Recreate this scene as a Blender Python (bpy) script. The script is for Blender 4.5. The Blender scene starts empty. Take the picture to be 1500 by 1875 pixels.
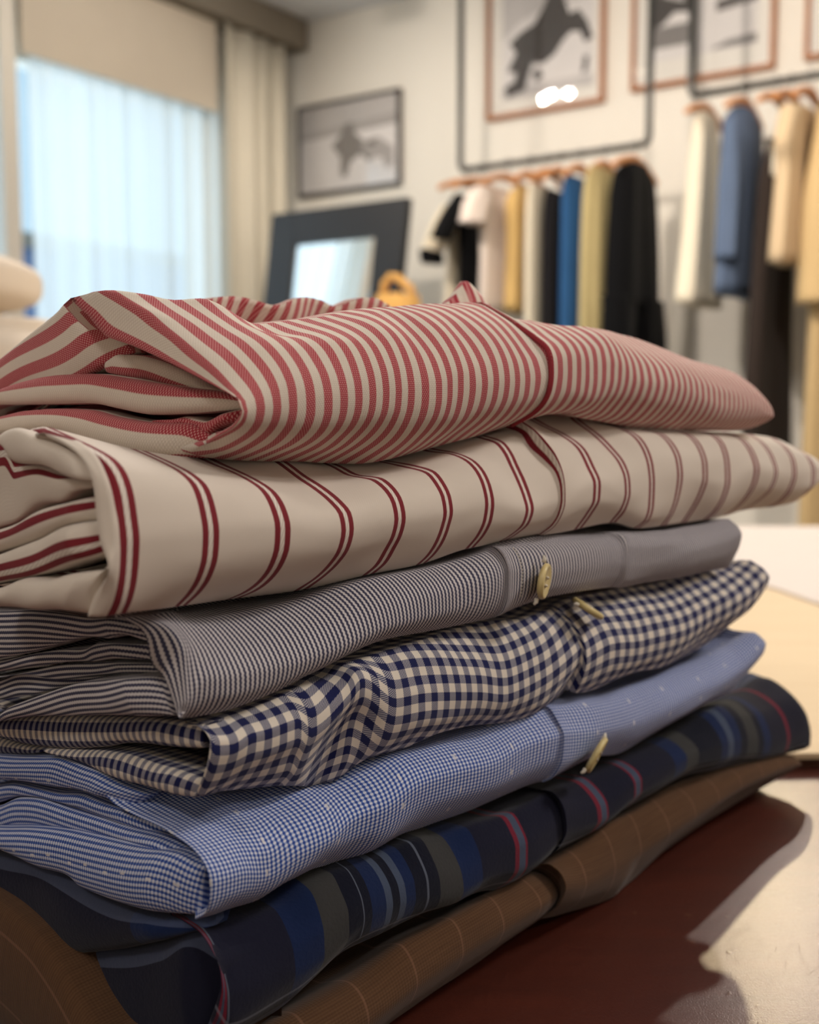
import bpy, bmesh, math, random
import numpy as np
from mathutils import Vector, Matrix
random.seed(4); rng = np.random.default_rng(4)
SC = bpy.context.scene
COL = SC.collection

# ------------------------------------------------------------------ view, camera, world, lights, exposure
SC.view_settings.view_transform = 'Standard'
SC.view_settings.look = 'None'
SC.view_settings.gamma = 1.0
SC.view_settings.use_curve_mapping = False
SC.view_settings.exposure = 0.76
SC.cycles.use_denoising = True
SC.cycles.max_bounces = 10
SC.cycles.transparent_max_bounces = 16
SC.cycles.sample_clamp_indirect = 6.0
SC.cycles.caustics_reflective = False
SC.cycles.caustics_refractive = False

TABLE_Z = 0.80
EYE = 0.986                       # the phone is held 19 cm above the table
PITCH = math.radians(5.64)
cam = bpy.data.cameras.new('camera')
cam.sensor_fit = 'HORIZONTAL'; cam.sensor_width = 36.0; cam.lens = 48.0
cam.clip_start = 0.01; cam.clip_end = 200
cam.dof.use_dof = True
cam.dof.focus_distance = 0.305
cam.dof.aperture_fstop = 14.2
camo = bpy.data.objects.new('camera', cam); COL.objects.link(camo)
camo.location = (0, 0, EYE)
camo.rotation_euler = (math.pi/2 - PITCH, 0, 0)
SC.camera = camo

# room frame: origin in the far left corner, R runs along the picture wall, T along the window wall towards us
CORNER = np.array([-0.63, 5.5]); RX = np.array([0.82302, -0.56801]); TX = np.array([-0.56801, -0.82302])
def room(r, t, z):
    p = CORNER + RX*r + TX*t
    return Vector((p[0], p[1], z))
ROOM_ROT = math.atan2(RX[1], RX[0])            # local x = r, local -y = t
CEIL = 2.79

world = bpy.data.worlds.new('overcast_daylight'); SC.world = world; world.use_nodes = True
wb = world.node_tree.nodes['Background']
wb.inputs['Color'].default_value = (0.55, 0.81, 1.0, 1); wb.inputs['Strength'].default_value = 0.60

def lamp(name, kind, loc, target, power, color, size=0.1, spot=None, blend=0.4):
    l = bpy.data.lights.new(name, kind); l.energy = power; l.color = color
    if kind == 'AREA': l.shape = 'DISK'; l.size = size
    elif kind == 'SPOT': l.shadow_soft_size = size; l.spot_size = spot; l.spot_blend = blend
    else: l.shadow_soft_size = size
    o = bpy.data.objects.new(name, l); COL.objects.link(o); o.location = loc
    d = Vector(target) - Vector(loc); o.rotation_euler = d.to_track_quat('-Z', 'Y').to_euler()
    return o
WARM = (1.0, 0.82, 0.62)
SOFTW = (1.0, 0.925, 0.87)
# daylight entering by the window (portal sized, just outside the glass)
day = bpy.data.lights.new('daylight', 'AREA'); day.shape = 'RECTANGLE'; day.size = 1.6; day.size_y = 1.9
day.energy = 11; day.color = (0.66, 0.85, 1.0)
dayo = bpy.data.objects.new('daylight', day); COL.objects.link(dayo)
dayo.location = room(-0.5, 1.35, 1.5)
dayo.rotation_euler = Vector((RX[0], RX[1], 0)).to_track_quat('-Z', 'Y').to_euler()
# shop spotlights, then added fill lamps (their housings are built below, same places)
KEYS = [room(2.8, 0.50, 2.60), room(2.52, 0.25, 2.52)]
for kp, kw, kc in zip(KEYS, (29, 50), ((1.0, 0.85, 0.74), (1.0, 0.80, 0.50))):
    lamp('table_spot', 'SPOT', kp, (0.12, 0.42, 0.80), kw, kc, 0.03, math.radians(50), 0.6)
WALL_SPOTS = [(0.70, 1.44, 8), (0.785, 1.38, 8), (0.87, 1.42, 8), (1.75, 2.25, 92), (2.85, 2.25, 105), (1.32, 1.30, 30)]  # the last spotlight is added to brighten the window wall
for r_, t_, w_ in WALL_SPOTS:
    aim = room(0, 1.15, 2.1) if w_ == 30 else room(r_+.15, 0, 1.75)
    lamp('wall_lamp', 'SPOT', room(r_, t_, CEIL-0.12), aim, w_, (1.0, 0.885, 0.77), 0.022 if w_ < 20 else 0.04, math.radians(100), 0.8)
FILL = [(-1.1, -1.0, 9), (0.9, -1.4, 9), (1.9, 0.6, 26), (-0.9, 2.0, 27)]  # unseen area lamps added as soft fill for the room
for x_, y_, w_ in FILL:
    lamp('fill_lamp', 'AREA', (x_, y_, CEIL-0.06), (x_*.6, y_*.6+.15, 0.8), w_, SOFTW, 0.5)

# ------------------------------------------------------------------ helpers
def tag(o, label=None, cat=None, group=None, kind=None):
    if label: o['label'] = label
    if cat: o['category'] = cat
    if group: o['group'] = group
    if kind: o['kind'] = kind
    return o
def empty(name, loc, label=None, cat=None, group=None, rot=0.0):
    o = bpy.data.objects.new(name, None); COL.objects.link(o); o.location = loc; o.rotation_euler = (0, 0, rot)
    o.empty_display_size = 0.05
    return tag(o, label, cat, group)
def link(name, me, mat=None, parent=None, smooth=True):
    o = bpy.data.objects.new(name, me); COL.objects.link(o)
    if mat is not None:
        for m in (mat if isinstance(mat, (list, tuple)) else [mat]): me.materials.append(m)
    if parent is not None: o.parent = parent
    if smooth:
        for p in me.polygons: p.use_smooth = True
    return o
def from_bm(name, bm, mat=None, parent=None, smooth=False):
    bmesh.ops.recalc_face_normals(bm, faces=bm.faces[:])
    me = bpy.data.meshes.new(name); bm.to_mesh(me); bm.free()
    return link(name, me, mat, parent, smooth)
def add_box(bm, x0, x1, y0, y1, z0, z1, bev=0.0):
    m = Matrix.Translation(((x0+x1)/2, (y0+y1)/2, (z0+z1)/2)) @ Matrix.Diagonal((abs(x1-x0), abs(y1-y0), abs(z1-z0), 1))
    r = bmesh.ops.create_cube(bm, size=1, matrix=m)
    if bev > 0:
        es = list({e for v in r['verts'] for e in v.link_edges})
        bmesh.ops.bevel(bm, geom=es, offset=bev, segments=2, affect='EDGES', profile=.6)
def box(name, x0, x1, y0, y1, z0, z1, mat, parent=None, bev=0.0):
    bm = bmesh.new(); add_box(bm, x0, x1, y0, y1, z0, z1, bev)
    return from_bm(name, bm, mat, parent)
def add_tube(bm, path, rad, n=10, cap=True):
    path = [Vector(p) for p in path]; rings = []
    if not hasattr(rad, '__len__'): rad = [rad]*len(path)
    up = None
    for i, p in enumerate(path):
        d = (path[min(i+1, len(path)-1)] - path[max(i-1, 0)]).normalized()
        if up is None: up = Vector((0, 0, 1)) if abs(d.z) < .9 else Vector((1, 0, 0))
        a = d.cross(up).normalized(); b = a.cross(d).normalized(); up = b
        rings.append([bm.verts.new(p + (a*math.cos(2*math.pi*k/n) + b*math.sin(2*math.pi*k/n))*rad[i]) for k in range(n)])
    for A, B in zip(rings, rings[1:]):
        for k in range(n): bm.faces.new((A[k], A[(k+1) % n], B[(k+1) % n], B[k]))
    if cap:
        bm.faces.new(rings[0][::-1]); bm.faces.new(rings[-1])
def add_prism(bm, poly, z0, z1):
    a = [bm.verts.new((x, y, z0)) for x, y in poly]; b = [bm.verts.new((x, y, z1)) for x, y in poly]
    n = len(poly); bm.faces.new(a[::-1]); bm.faces.new(b)
    for k in range(n): bm.faces.new((a[k], a[(k+1) % n], b[(k+1) % n], b[k]))
def grid_mesh(name, P, UV=None, closed_j=False):
    """P: (I, J, 3) grid -> mesh, one uv per vertex"""
    I, J = P.shape[:2]
    faces = []
    JJ = J if closed_j else J-1
    for i in range(I-1):
        for j in range(JJ):
            j2 = (j+1) % J
            faces.append((i*J+j, i*J+j2, (i+1)*J+j2, (i+1)*J+j))
    return P.reshape(-1, 3), faces
def make_mesh(name, V, faces, uv=None):
    me = bpy.data.meshes.new(name); me.from_pydata([tuple(map(float, v)) for v in V], [], [tuple(map(int, f)) for f in faces])
    if uv is not None:
        L = me.uv_layers.new(name='cloth')
        idx = np.empty(len(me.loops), dtype=np.int32); me.loops.foreach_get('vertex_index', idx)
        L.data.foreach_set('uv', np.asarray(uv, dtype=np.float32)[idx].ravel())
    me.update(); me.validate()
    bm = bmesh.new(); bm.from_mesh(me); bmesh.ops.recalc_face_normals(bm, faces=bm.faces[:]); bm.to_mesh(me); bm.free()
    return me
def crom(P, n):
    """smooth curve through the points, resampled evenly"""
    P = np.asarray(P, float)
    d = np.r_[0, np.cumsum(np.maximum(np.linalg.norm(np.diff(P, axis=0), axis=1), 1e-6))]
    x = np.linspace(0, d[-1], 240); Q = pchip(d, P, x)
    k = np.array([.25, .5, .25])
    for _ in range(6):
        Q[1:-1] = Q[:-2]*.25 + Q[1:-1]*.5 + Q[2:]*.25
    return even(Q, n)
def even(Q, n):
    d = np.r_[0, np.cumsum(np.linalg.norm(np.diff(Q, axis=0), axis=1))]
    x = np.linspace(0, d[-1], n)
    return np.stack([np.interp(x, d, Q[:, c]) for c in range(Q.shape[1])], 1)
def pchip(x, Y, xi):
    x = np.asarray(x, float); Y = np.asarray(Y, float); sh = Y.shape; Y = Y.reshape(len(x), -1)
    h = np.diff(x)[:, None]; dl = np.diff(Y, axis=0)/h; m = np.zeros_like(Y)
    if len(x) > 2:
        w1 = 2*h[1:]+h[:-1]; w2 = h[1:]+2*h[:-1]; ok = dl[1:]*dl[:-1] > 0
        with np.errstate(divide='ignore', invalid='ignore'):
            hm = (w1+w2)/(w1/dl[:-1] + w2/dl[1:])
        m[1:-1] = np.where(ok, hm, 0)
    m[0] = dl[0]; m[-1] = dl[-1]
    i = np.clip(np.searchsorted(x, xi)-1, 0, len(x)-2); t = ((xi-x[i])/(x[i+1]-x[i]))[:, None]; hh = (x[i+1]-x[i])[:, None]
    R = (2*t**3-3*t**2+1)*Y[i] + (t**3-2*t**2+t)*hh*m[i] + (-2*t**3+3*t**2)*Y[i+1] + (t**3-t**2)*hh*m[i+1]
    return R.reshape((len(xi),)+sh[1:])

# ------------------------------------------------------------------ materials
def srgb(r, g, b):
    f = lambda c: (c/255/12.92) if c/255 <= .04045 else ((c/255+.055)/1.055)**2.4
    return (f(r), f(g), f(b), 1)
class NT:
    """small node builder"""
    def __init__(s, name):
        s.m = bpy.data.materials.new(name); s.m.use_nodes = True; s.t = s.m.node_tree
        s.p = s.t.nodes['Principled BSDF']
    def n(s, kind, **kw):
        o = s.t.nodes.new(kind)
        for k, v in kw.items(): setattr(o, k, v)
        return o
    def put(s, sock, v):
        if isinstance(v, (int, float)): sock.default_value = v
        elif isinstance(v, tuple): sock.default_value = v
        else: s.t.links.new(v, sock)
    def math(s, op, a, b=0.0, c=None):
        o = s.n('ShaderNodeMath', operation=op); s.put(o.inputs[0], a); s.put(o.inputs[1], b)
        if c is not None: s.put(o.inputs[2], c)
        return o.outputs[0]
    def uv(s):
        o = s.n('ShaderNodeUVMap', uv_map='cloth'); q = s.n('ShaderNodeSeparateXYZ'); s.t.links.new(o.outputs[0], q.inputs[0])
        s.uvo = o.outputs[0]
        return q.outputs[0], q.outputs[1]
    def step(s, x, lo, hi):           # smooth 0..1 between lo and hi
        o = s.n('ShaderNodeMapRange', interpolation_type='SMOOTHSTEP'); s.put(o.inputs['Value'], x)
        o.inputs['From Min'].default_value = lo; o.inputs['From Max'].default_value = hi
        return o.outputs[0]
    def tri(s, x):                    # distance to the nearest integer
        return s.math('ABSOLUTE', s.math('SUBTRACT', s.math('FRACT', s.math('ADD', x, .5)), .5))
    def mix(s, f, a, b):
        o = s.n('ShaderNodeMix', data_type='RGBA'); s.put(o.inputs[0], f); s.put(o.inputs[6], a); s.put(o.inputs[7], b)
        return o.outputs[2]
    def noise(s, scale, detail=2.0, vec=None, rough=.5):
        o = s.n('ShaderNodeTexNoise'); o.inputs['Scale'].default_value = scale; o.inputs['Detail'].default_value = detail
        o.inputs['Roughness'].default_value = rough
        if vec is None:
            c = s.n('ShaderNodeTexCoord'); vec = c.outputs['Object']
        s.t.links.new(vec, o.inputs['Vector'])
        return o.outputs['Fac']
    def bump(s, h, strength=.3, dist=.001):
        o = s.n('ShaderNodeBump'); o.inputs['Strength'].default_value = strength; o.inputs['Distance'].default_value = dist
        s.put(o.inputs['Height'], h); s.t.links.new(o.outputs[0], s.p.inputs['Normal'])
    def done(s, color, rough=.8, spec=.3, metal=0.0, sheen=0.0):
        s.put(s.p.inputs['Base Color'], color); s.put(s.p.inputs['Roughness'], rough)
        s.p.inputs['Specular IOR Level'].default_value = spec; s.p.inputs['Metallic'].default_value = metal
        s.p.inputs['Sheen Weight'].default_value = sheen
        return s.m
def plain(name, col, rough=.7, spec=.3, metal=0.0, var=.06, scale=30.0):
    k = NT(name); f = k.noise(scale, 3)
    a = tuple(c*(1-var) for c in col[:3])+(1,); b = tuple(min(1, c*(1+var)) for c in col[:3])+(1,)
    return k.done(k.mix(f, a, b), rough, spec, metal)
def fabric(name, col, var=.10, scale=160):
    k = NT(name); f = k.noise(scale, 3); g = k.noise(9, 2)
    a = tuple(c*(1-var) for c in col[:3])+(1,); b = tuple(min(1, c*(1+var)) for c in col[:3])+(1,)
    k.bump(f, .3, .002)
    return k.done(k.mix(k.math('MULTIPLY_ADD', g, .6, k.math('MULTIPLY', f, .4)), a, b), .9, .12, 0, .04)

def shirt_mat(kind):
    k = NT(kind+'_shirt_cloth'); U, V = k.uv()
    slow = k.noise(35, 3); 
    if kind == 'pink':
        s = k.math('SUBTRACT', 1, k.step(k.tri(U), .235, .275))
        row = k.math('DIVIDE', V, .00056)
        par = k.math('MULTIPLY', k.math('MODULO', k.math('ABSOLUTE', k.math('FLOOR', row)), 2), .5)
        cx = k.tri(k.math('ADD', k.math('MULTIPLY', U, 8), par)); cy = k.math('SUBTRACT', k.math('FRACT', row), .5)
        d = k.math('SQRT', k.math('ADD', k.math('MULTIPLY', cx, cx), k.math('MULTIPLY', k.math('MULTIPLY', cy, cy), .6)))
        dot = k.math('SUBTRACT', 1, k.step(d, .20, .34))
        red = k.mix(dot, srgb(166, 52, 64), srgb(218, 158, 154))
        white = k.mix(k.math('MULTIPLY', dot, .55), srgb(216, 203, 188), srgb(238, 228, 214))
        k.bump(k.math('ADD', dot, k.math('MULTIPLY', slow, 2.0)), .35, .0004)
        return k.done(k.mix(s, white, red), .9, .15, 0, .15)
    if kind == 'white':
        t = k.tri(U)
        line = k.math('MULTIPLY', k.step(t, .026, .036), k.math('SUBTRACT', 1, k.step(t, .106, .118)))
        core = k.math('SUBTRACT', 1, k.step(t, .024, .032))
        tw = k.tri(k.math('ADD', k.math('MULTIPLY', U, 26), k.math('MULTIPLY', V, 420)))
        base = k.mix(slow, srgb(216, 204, 190), srgb(228, 217, 204))
        lite = k.mix(k.step(tw, .1, .35), srgb(236, 228, 218), srgb(214, 202, 190))
        red = k.mix(k.step(k.tri(k.math('ADD', k.math('MULTIPLY', U, 40), k.math('MULTIPLY', V, 900))), .15, .35), srgb(138, 40, 50), srgb(112, 30, 40))
        k.bump(k.math('ADD', slow, k.math('MULTIPLY', tw, .1)), .25, .0008)
        return k.done(k.mix(line, k.mix(core, base, lite), red), .85, .2, 0, .1)
    if kind == 'grey':
        tw = k.math('MULTIPLY', k.tri(k.math('DIVIDE', V, .00110)), .30)
        t = k.tri(k.math('ADD', k.math('DIVIDE', U, 1.55), tw))
        s = k.step(t, .22, .30)
        k.bump(k.math('ADD', k.math('MULTIPLY', slow, 2), s), .3, .0004)
        return k.done(k.mix(s, srgb(62, 62, 84), srgb(206, 200, 200)), .9, .15, 0, .1)
    if kind == 'gingham':
        a = k.math('SUBTRACT', 1, k.step(k.tri(U), .235, .265))
        b = k.math('SUBTRACT', 1, k.step(k.tri(k.math('DIVIDE', V, .0052)), .235, .265))
        tw = k.step(k.tri(k.math('ADD', k.math('MULTIPLY', U, 9), k.math('DIVIDE', V, .0006))), .2, .3)
        half = k.mix(tw, srgb(66, 70, 104), srgb(178, 174, 176))
        c = k.mix(a, k.mix(b, srgb(226, 216, 202), half), k.mix(b, half, srgb(24, 30, 78)))
        k.bump(k.math('ADD', k.math('MULTIPLY', slow, 2), k.math('MULTIPLY', tw, .4)), .3, .0004)
        return k.done(c, .88, .18, 0, .1)
    if kind == 'blue':
        u = k.math('DIVIDE', U, 1.62); v = k.math('DIVIDE', V, .00115)
        a = k.step(k.math('ADD', k.tri(u), k.math('MULTIPLY', k.tri(v), .22)), .24, .36)
        b = k.step(k.tri(v), .20, .32)
        c = k.mix(a, k.mix(b, srgb(44, 68, 142), srgb(92, 120, 182)), k.mix(b, srgb(150, 166, 206), srgb(214, 215, 226)))
        # scattered woven clip dots
        su = k.math('DIVIDE', U, 26.0); sv = k.math('ADD', k.math('DIVIDE', V, .019), k.math('MULTIPLY', k.math('FLOOR', su), .43))
        dd = k.math('MAXIMUM', k.math('MULTIPLY', k.tri(su), 26.0), k.math('MULTIPLY', k.tri(sv), 19.0))
        c = k.mix(k.math('MULTIPLY', k.math('SUBTRACT', 1, k.step(dd, .7, 1.1)), .75), c, srgb(226, 222, 220))
        k.bump(k.math('ADD', k.math('MULTIPLY', slow, 2), a), .3, .0004)
        return k.done(c, .9, .15, 0, .1)
    if kind == 'navy':
        nv, bl, gr, lt, rd, sl, dk = srgb(24, 25, 42), srgb(21, 35, 70), srgb(56, 56, 56), srgb(84, 90, 104), srgb(108, 30, 48), srgb(66, 76, 96), srgb(17, 20, 34)
        def ramp(stops, lo, hi):
            r = k.n('ShaderNodeValToRGB'); k.t.links.new(k.math('DIVIDE', k.math('SUBTRACT', U, lo), hi-lo), r.inputs[0])
            cr = r.color_ramp; cr.interpolation = 'CONSTANT'
            while len(cr.elements) < len(stops): cr.elements.new(.5)
            for e, (p, c) in zip(cr.elements, stops): e.position = (p-lo)/(hi-lo); e.color = c
            return r.outputs[0]
        left = ramp([(0, nv), (.6, rd), (1.7, sl), (2.7, rd), (3.7, nv), (4.5, lt), (5.2, nv), (27.6, bl), (38.4, gr), (47.6, dk), (53.5, lt), (54.1, dk), (57.5, bl), (63.3, sl), (66, dk), (69, sl), (71.7, bl), (76, dk), (81, lt), (81.6, dk), (87, gr), (97.5, bl), (107.6, nv)], 0, 116)
        right = ramp([(107.6, nv), (125, rd), (126.6, sl), (129.8, rd), (131.4, nv), (181.5, rd), (183, sl), (186.5, rd), (188, nv), (206.5, rd), (207.8, sl), (210.5, rd), (211.8, nv), (237, bl), (247, gr), (257, dk), (277, bl), (284, sl), (289, bl), (297, dk), (303, gr), (314, dk), (320, bl), (328, nv), (346.5, rd), (349.5, nv)], 107.6, 390)
        bands = k.mix(k.math('GREATER_THAN', U, 108), left, right)
        v = k.math('FRACT', k.math('DIVIDE', V, .060))
        band = k.math('MULTIPLY', k.step(v, .20, .205), k.math('SUBTRACT', 1, k.step(v, .36, .365)))
        line = k.math('SUBTRACT', 1, k.step(k.math('ABSOLUTE', k.math('SUBTRACT', v, .12)), .006, .012))
        dkb = k.math('SUBTRACT', 1, k.step(k.math('ABSOLUTE', k.math('SUBTRACT', v, .165)), .025, .03))
        c = k.mix(k.math('MULTIPLY', band, .30), bands, srgb(108, 118, 146))
        c = k.mix(k.math('MULTIPLY', dkb, .55), c, srgb(16, 18, 34))
        c = k.mix(k.math('MULTIPLY', line, .5), c, srgb(120, 124, 138))
        k.bump(k.math('ADD', k.math('MULTIPLY', slow, 2), k.noise(900, 2)), .3, .0005)
        return k.done(c, .92, .1, 0, .1)
    if kind == 'brown':
        t = k.tri(k.math('DIVIDE', U, 21.0))
        line = k.math('SUBTRACT', 1, k.step(t, .012, .03))
        fine = k.tri(k.math('DIVIDE', V, .0009)); fu = k.tri(k.math('DIVIDE', U, 1.1))
        st = k.n('ShaderNodeCombineXYZ'); k.put(st.inputs[0], k.math('MULTIPLY', U, .05)); k.put(st.inputs[1], k.math('MULTIPLY', V, 900))
        slub = k.noise(1.0, 3, st.outputs[0])
        c = k.mix(k.math('MULTIPLY_ADD', fine, .8, k.math('MULTIPLY', slub, .6)), srgb(68, 45, 30), srgb(102, 74, 51))
        c = k.mix(k.math('MULTIPLY', line, .40), c, srgb(134, 98, 78))
        k.bump(k.math('ADD', k.math('MULTIPLY', slow, 2), k.math('ADD', fine, fu)), .3, .0004)
        return k.done(c, .92, .12, 0, .1)
MS = {q: shirt_mat(q) for q in ('pink', 'white', 'grey', 'gingham', 'blue', 'navy', 'brown')}

def wall_mat():
    k = NT('painted_plaster'); f = k.noise(40, 4); k.bump(f, .08, .002)
    return k.done(k.mix(f, srgb(226, 221, 210), srgb(232, 227, 217)), .85, .2)
M_WALL = wall_mat()
M_CEIL = plain('ceiling_paint', srgb(225, 226, 228), .9, .1, 0, .02, 20)
M_TAUPE = plain('taupe_paint', srgb(134, 125, 112), .85, .15, 0, .04, 20)
M_FLOOR = plain('grey_floor', srgb(168, 164, 158), .55, .3, 0, .08, 6)
M_WHITE = plain('white_frame_paint', srgb(232, 226, 214), .5, .4, 0, .02, 20)
M_BLACK = plain('black_lacquer', srgb(36, 37, 40), .45, .4, 0, .05, 30)
M_PIPE = plain('dark_steel_pipe', srgb(72, 72, 70), .4, .5, .6, .05, 30)
M_HANG = plain('orange_beech_wood', srgb(206, 142, 88), .5, .4, 0, .12, 40)
M_STEEL = plain('steel_hook', srgb(170, 168, 164), .3, .5, 1.0, .03, 40)
def table_mat():
    k = NT('dark_red_wood'); c = k.n('ShaderNodeTexCoord'); mp = k.n('ShaderNodeMapping'); mp.inputs['Scale'].default_value = (2.2, 14, 1)
    mp.inputs['Rotation'].default_value = (0, 0, .5); k.t.links.new(c.outputs['Object'], mp.inputs[0])
    g = k.noise(6, 5, mp.outputs[0], .6)
    fine = k.noise(1700, 3)
    mp2 = k.n('ShaderNodeMapping'); mp2.inputs['Scale'].default_value = (60, 700, 1); mp2.inputs['Rotation'].default_value = (0, 0, -.9)
    k.t.links.new(c.outputs['Object'], mp2.inputs[0]); scr = k.noise(3, 2, mp2.outputs[0])
    lines = 0.0
    for rot_, sx in ((.55, 70), (-.8, 95), (1.2, 80), (-1.45, 75)):
        m3 = k.n('ShaderNodeMapping', vector_type='TEXTURE'); m3.inputs['Scale'].default_value = (1/sx, 1/1500, 1); m3.inputs['Rotation'].default_value = (0, 0, rot_)
        k.t.links.new(c.outputs['Object'], m3.inputs[0]); lines = k.math('ADD', lines, k.step(k.noise(1.0, 1, m3.outputs[0]), .74, .80))
    spots = k.step(k.noise(150, 2), .70, .76)
    col = k.mix(g, srgb(54, 16, 5), srgb(84, 30, 12))
    col = k.mix(k.math('MULTIPLY', spots, .35), col, srgb(120, 84, 60))
    k.bump(k.math('ADD', k.math('MULTIPLY', fine, .8), k.math('ADD', k.math('SUBTRACT', k.math('MULTIPLY', scr, .25), k.math('MULTIPLY', lines, .7)), k.math('MULTIPLY', spots, .9))), .15, .0005)
    k.p.inputs['Coat Weight'].default_value = .45; k.p.inputs['Coat Roughness'].default_value = .25
    k.t.links.new(k.p.inputs['Normal'].links[0].from_socket, k.p.inputs['Coat Normal'])
    grain = k.noise(900, 3)
    return k.done(col, k.math('ADD', k.math('MULTIPLY_ADD', scr, .10, .36), k.math('MULTIPLY', grain, .20)), .5)
M_TABLE = table_mat()
def pale_mat():
    k = NT('pale_wood'); c = k.n('ShaderNodeTexCoord'); mp = k.n('ShaderNodeMapping'); mp.inputs['Scale'].default_value = (2, 16, 1)
    k.t.links.new(c.outputs['Object'], mp.inputs[0]); g = k.noise(4, 4, mp.outputs[0])
    return k.done(k.mix(g, srgb(218, 192, 154), srgb(230, 208, 172)), .55, .3)
M_PALE = pale_mat()
M_EDGE = plain('dark_board_edge', srgb(74, 40, 24), .5, .3)
M_PAPER = plain('white_paper', srgb(238, 228, 220), .8, .2, 0, .01, 12)

# ------------------------------------------------------------------ the room
ROOMO = (CORNER[0], CORNER[1], 0)
def rbox(name, r0, r1, t0, t1, z0, z1, mat, parent=None, bev=0.0, local=False):
    bm = bmesh.new(); add_box(bm, r0, r1, -t1, -t0, z0, z1, bev)
    o = from_bm(name, bm, mat, parent)
    if parent is None: o.location = ROOMO; o.rotation_euler = (0, 0, ROOM_ROT)
    return o
RMAX, TMAX = 6.2, 6.4
S = dict(kind='structure')
tag(rbox('floor', -.2, RMAX, -.2, TMAX, -.1, 0, M_FLOOR), **S)
tag(rbox('ceiling', -.2, RMAX, -.2, TMAX, CEIL, CEIL+.1, M_CEIL), **S)
tag(rbox('wall_back', -.2, RMAX, -.2, 0, 0, CEIL, M_WALL), **S)
tag(rbox('wall_right', RMAX, RMAX+.2, -.2, TMAX, 0, CEIL, M_WALL), **S)
tag(rbox('wall_front', -.2, RMAX, TMAX, TMAX+.2, 0, CEIL, M_WALL), **S)
WT0, WT1, WZ0, WZ1 = .46, 2.9, .35, 2.34
bm = bmesh.new()
for a in ((0, WT0, 0, CEIL), (WT1, TMAX, 0, CEIL), (WT0, WT1, 0, WZ0), (WT0, WT1, WZ1, CEIL)):
    add_box(bm, -.2, 0, -a[1], -a[0], a[2], a[3])
wl = from_bm('wall_left', bm, M_WALL); wl.location = ROOMO; wl.rotation_euler = (0, 0, ROOM_ROT); tag(wl, **S)
tag(rbox('trim_1', 0.001, .20, .03, 3.2, 2.655, CEIL-.001, M_TAUPE), **S)
tag(rbox('baseboard_back', .02, RMAX-.02, .001, .016, 0, .09, M_WHITE), **S)
# window: white frame with posts, glass panes
bm = bmesh.new()
for t0, t1, z0, z1 in ((WT0, WT1, WZ0, WZ0+.05), (WT0, WT1, WZ1-.05, WZ1), (WT0, WT0+.05, WZ0, WZ1), (WT1-.05, WT1, WZ0, WZ1), (1.575, 1.645, WZ0, WZ1), (2.3, 2.36, WZ0, WZ1)):
    add_box(bm, -.12, -.02, -t1, -t0, z0, z1)
win = from_bm('window_1', bm, M_WHITE); win.location = ROOMO; win.rotation_euler = (0, 0, ROOM_ROT); tag(win, **S)
k = NT('window_glass'); k.p.inputs['Transmission Weight'].default_value = 1.0
M_GLASS = k.done((1, 1, 1, 1), 0.0, .5)
k.t.nodes.remove(k.p); tr = k.n('ShaderNodeBsdfTransparent'); gl = k.n('ShaderNodeBsdfGlossy'); gl.inputs['Roughness'].default_value = .02
mx = k.n('ShaderNodeMixShader'); mx.inputs[0].default_value = .06
k.t.links.new(tr.outputs[0], mx.inputs[1]); k.t.links.new(gl.outputs[0], mx.inputs[2]); k.t.links.new(mx.outputs[0], k.t.nodes['Material Output'].inputs[0])
for t0, t1 in ((WT0+.05, 1.575), (1.645, 2.3), (2.36, WT1-.05)):
    rbox('pane', -.075, -.069, t0, t1, WZ0+.05, WZ1-.05, M_GLASS, win)
# white post in front of the window between the curtains
tag(rbox('trim_2', .002, .10, 1.575, 1.645, .02, 2.65, M_WHITE), **S)
# what stands outside
M_BLDG = plain('blue_grey_facade', srgb(92, 118, 160), .8, .2, 0, .1, .5)
b = empty('building', room(-14, -1.0, 0), 'blue grey building seen low through the window gap at far left', 'building', rot=ROOM_ROT)
box('wall', -3, 3, -9, 30, 0, 3.4, M_BLDG, b); box('roof', -3.2, 3.2, -9.2, 30.2, 3.4, 3.6, M_TAUPE, b)

def curtain(name, mat, r, t0, t1, z0, z1, amp, waves, seed, thick=.0, n=220):
    rr = np.random.default_rng(seed); t = np.linspace(t0, t1, n); ph = rr.uniform(0, 6.28, 4)
    zs = np.linspace(z0, z1, 9); P = np.zeros((n, 9, 3))
    for j, z in enumerate(zs):
        f = (z-z0)/(z1-z0)
        q = (t-t0)/(t1-t0)*waves*2*math.pi
        off = amp*(np.sin(q+ph[0]+.6*np.sin(q*.37+ph[1])) + .4*np.sin(q*1.9+ph[2]+f*.7))*(1-.35*f)
        P[:, j] = np.stack([r+off, -(t + .25*amp*np.cos(q+ph[3])), np.full(n, z)], 1)
    V, F = grid_mesh(name, P)
    o = link(name, make_mesh(name, V, F), mat)
    if thick:
        m = o.modifiers.new('hem', 'SOLIDIFY'); m.thickness = thick
    o.location = ROOMO; o.rotation_euler = (0, 0, ROOM_ROT)
    return o
def sheer_mat():
    k = NT('white_sheer_voile'); k.t.nodes.remove(k.p)
    tl = k.n('ShaderNodeBsdfTranslucent'); tl.inputs[0].default_value = srgb(244, 244, 240)
    df = k.n('ShaderNodeBsdfDiffuse'); df.inputs[0].default_value = srgb(240, 238, 232)
    tr = k.n('ShaderNodeBsdfTransparent')
    a = k.n('ShaderNodeMixShader'); a.inputs[0].default_value = .35; b = k.n('ShaderNodeMixShader'); b.inputs[0].default_value = .20
    k.t.links.new(tl.outputs[0], a.inputs[1]); k.t.links.new(df.outputs[0], a.inputs[2])
    k.t.links.new(a.outputs[0], b.inputs[1]); k.t.links.new(tr.outputs[0], b.inputs[2]); k.t.links.new(b.outputs[0], k.t.nodes['Material Output'].inputs[0])
    return k.m
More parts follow.
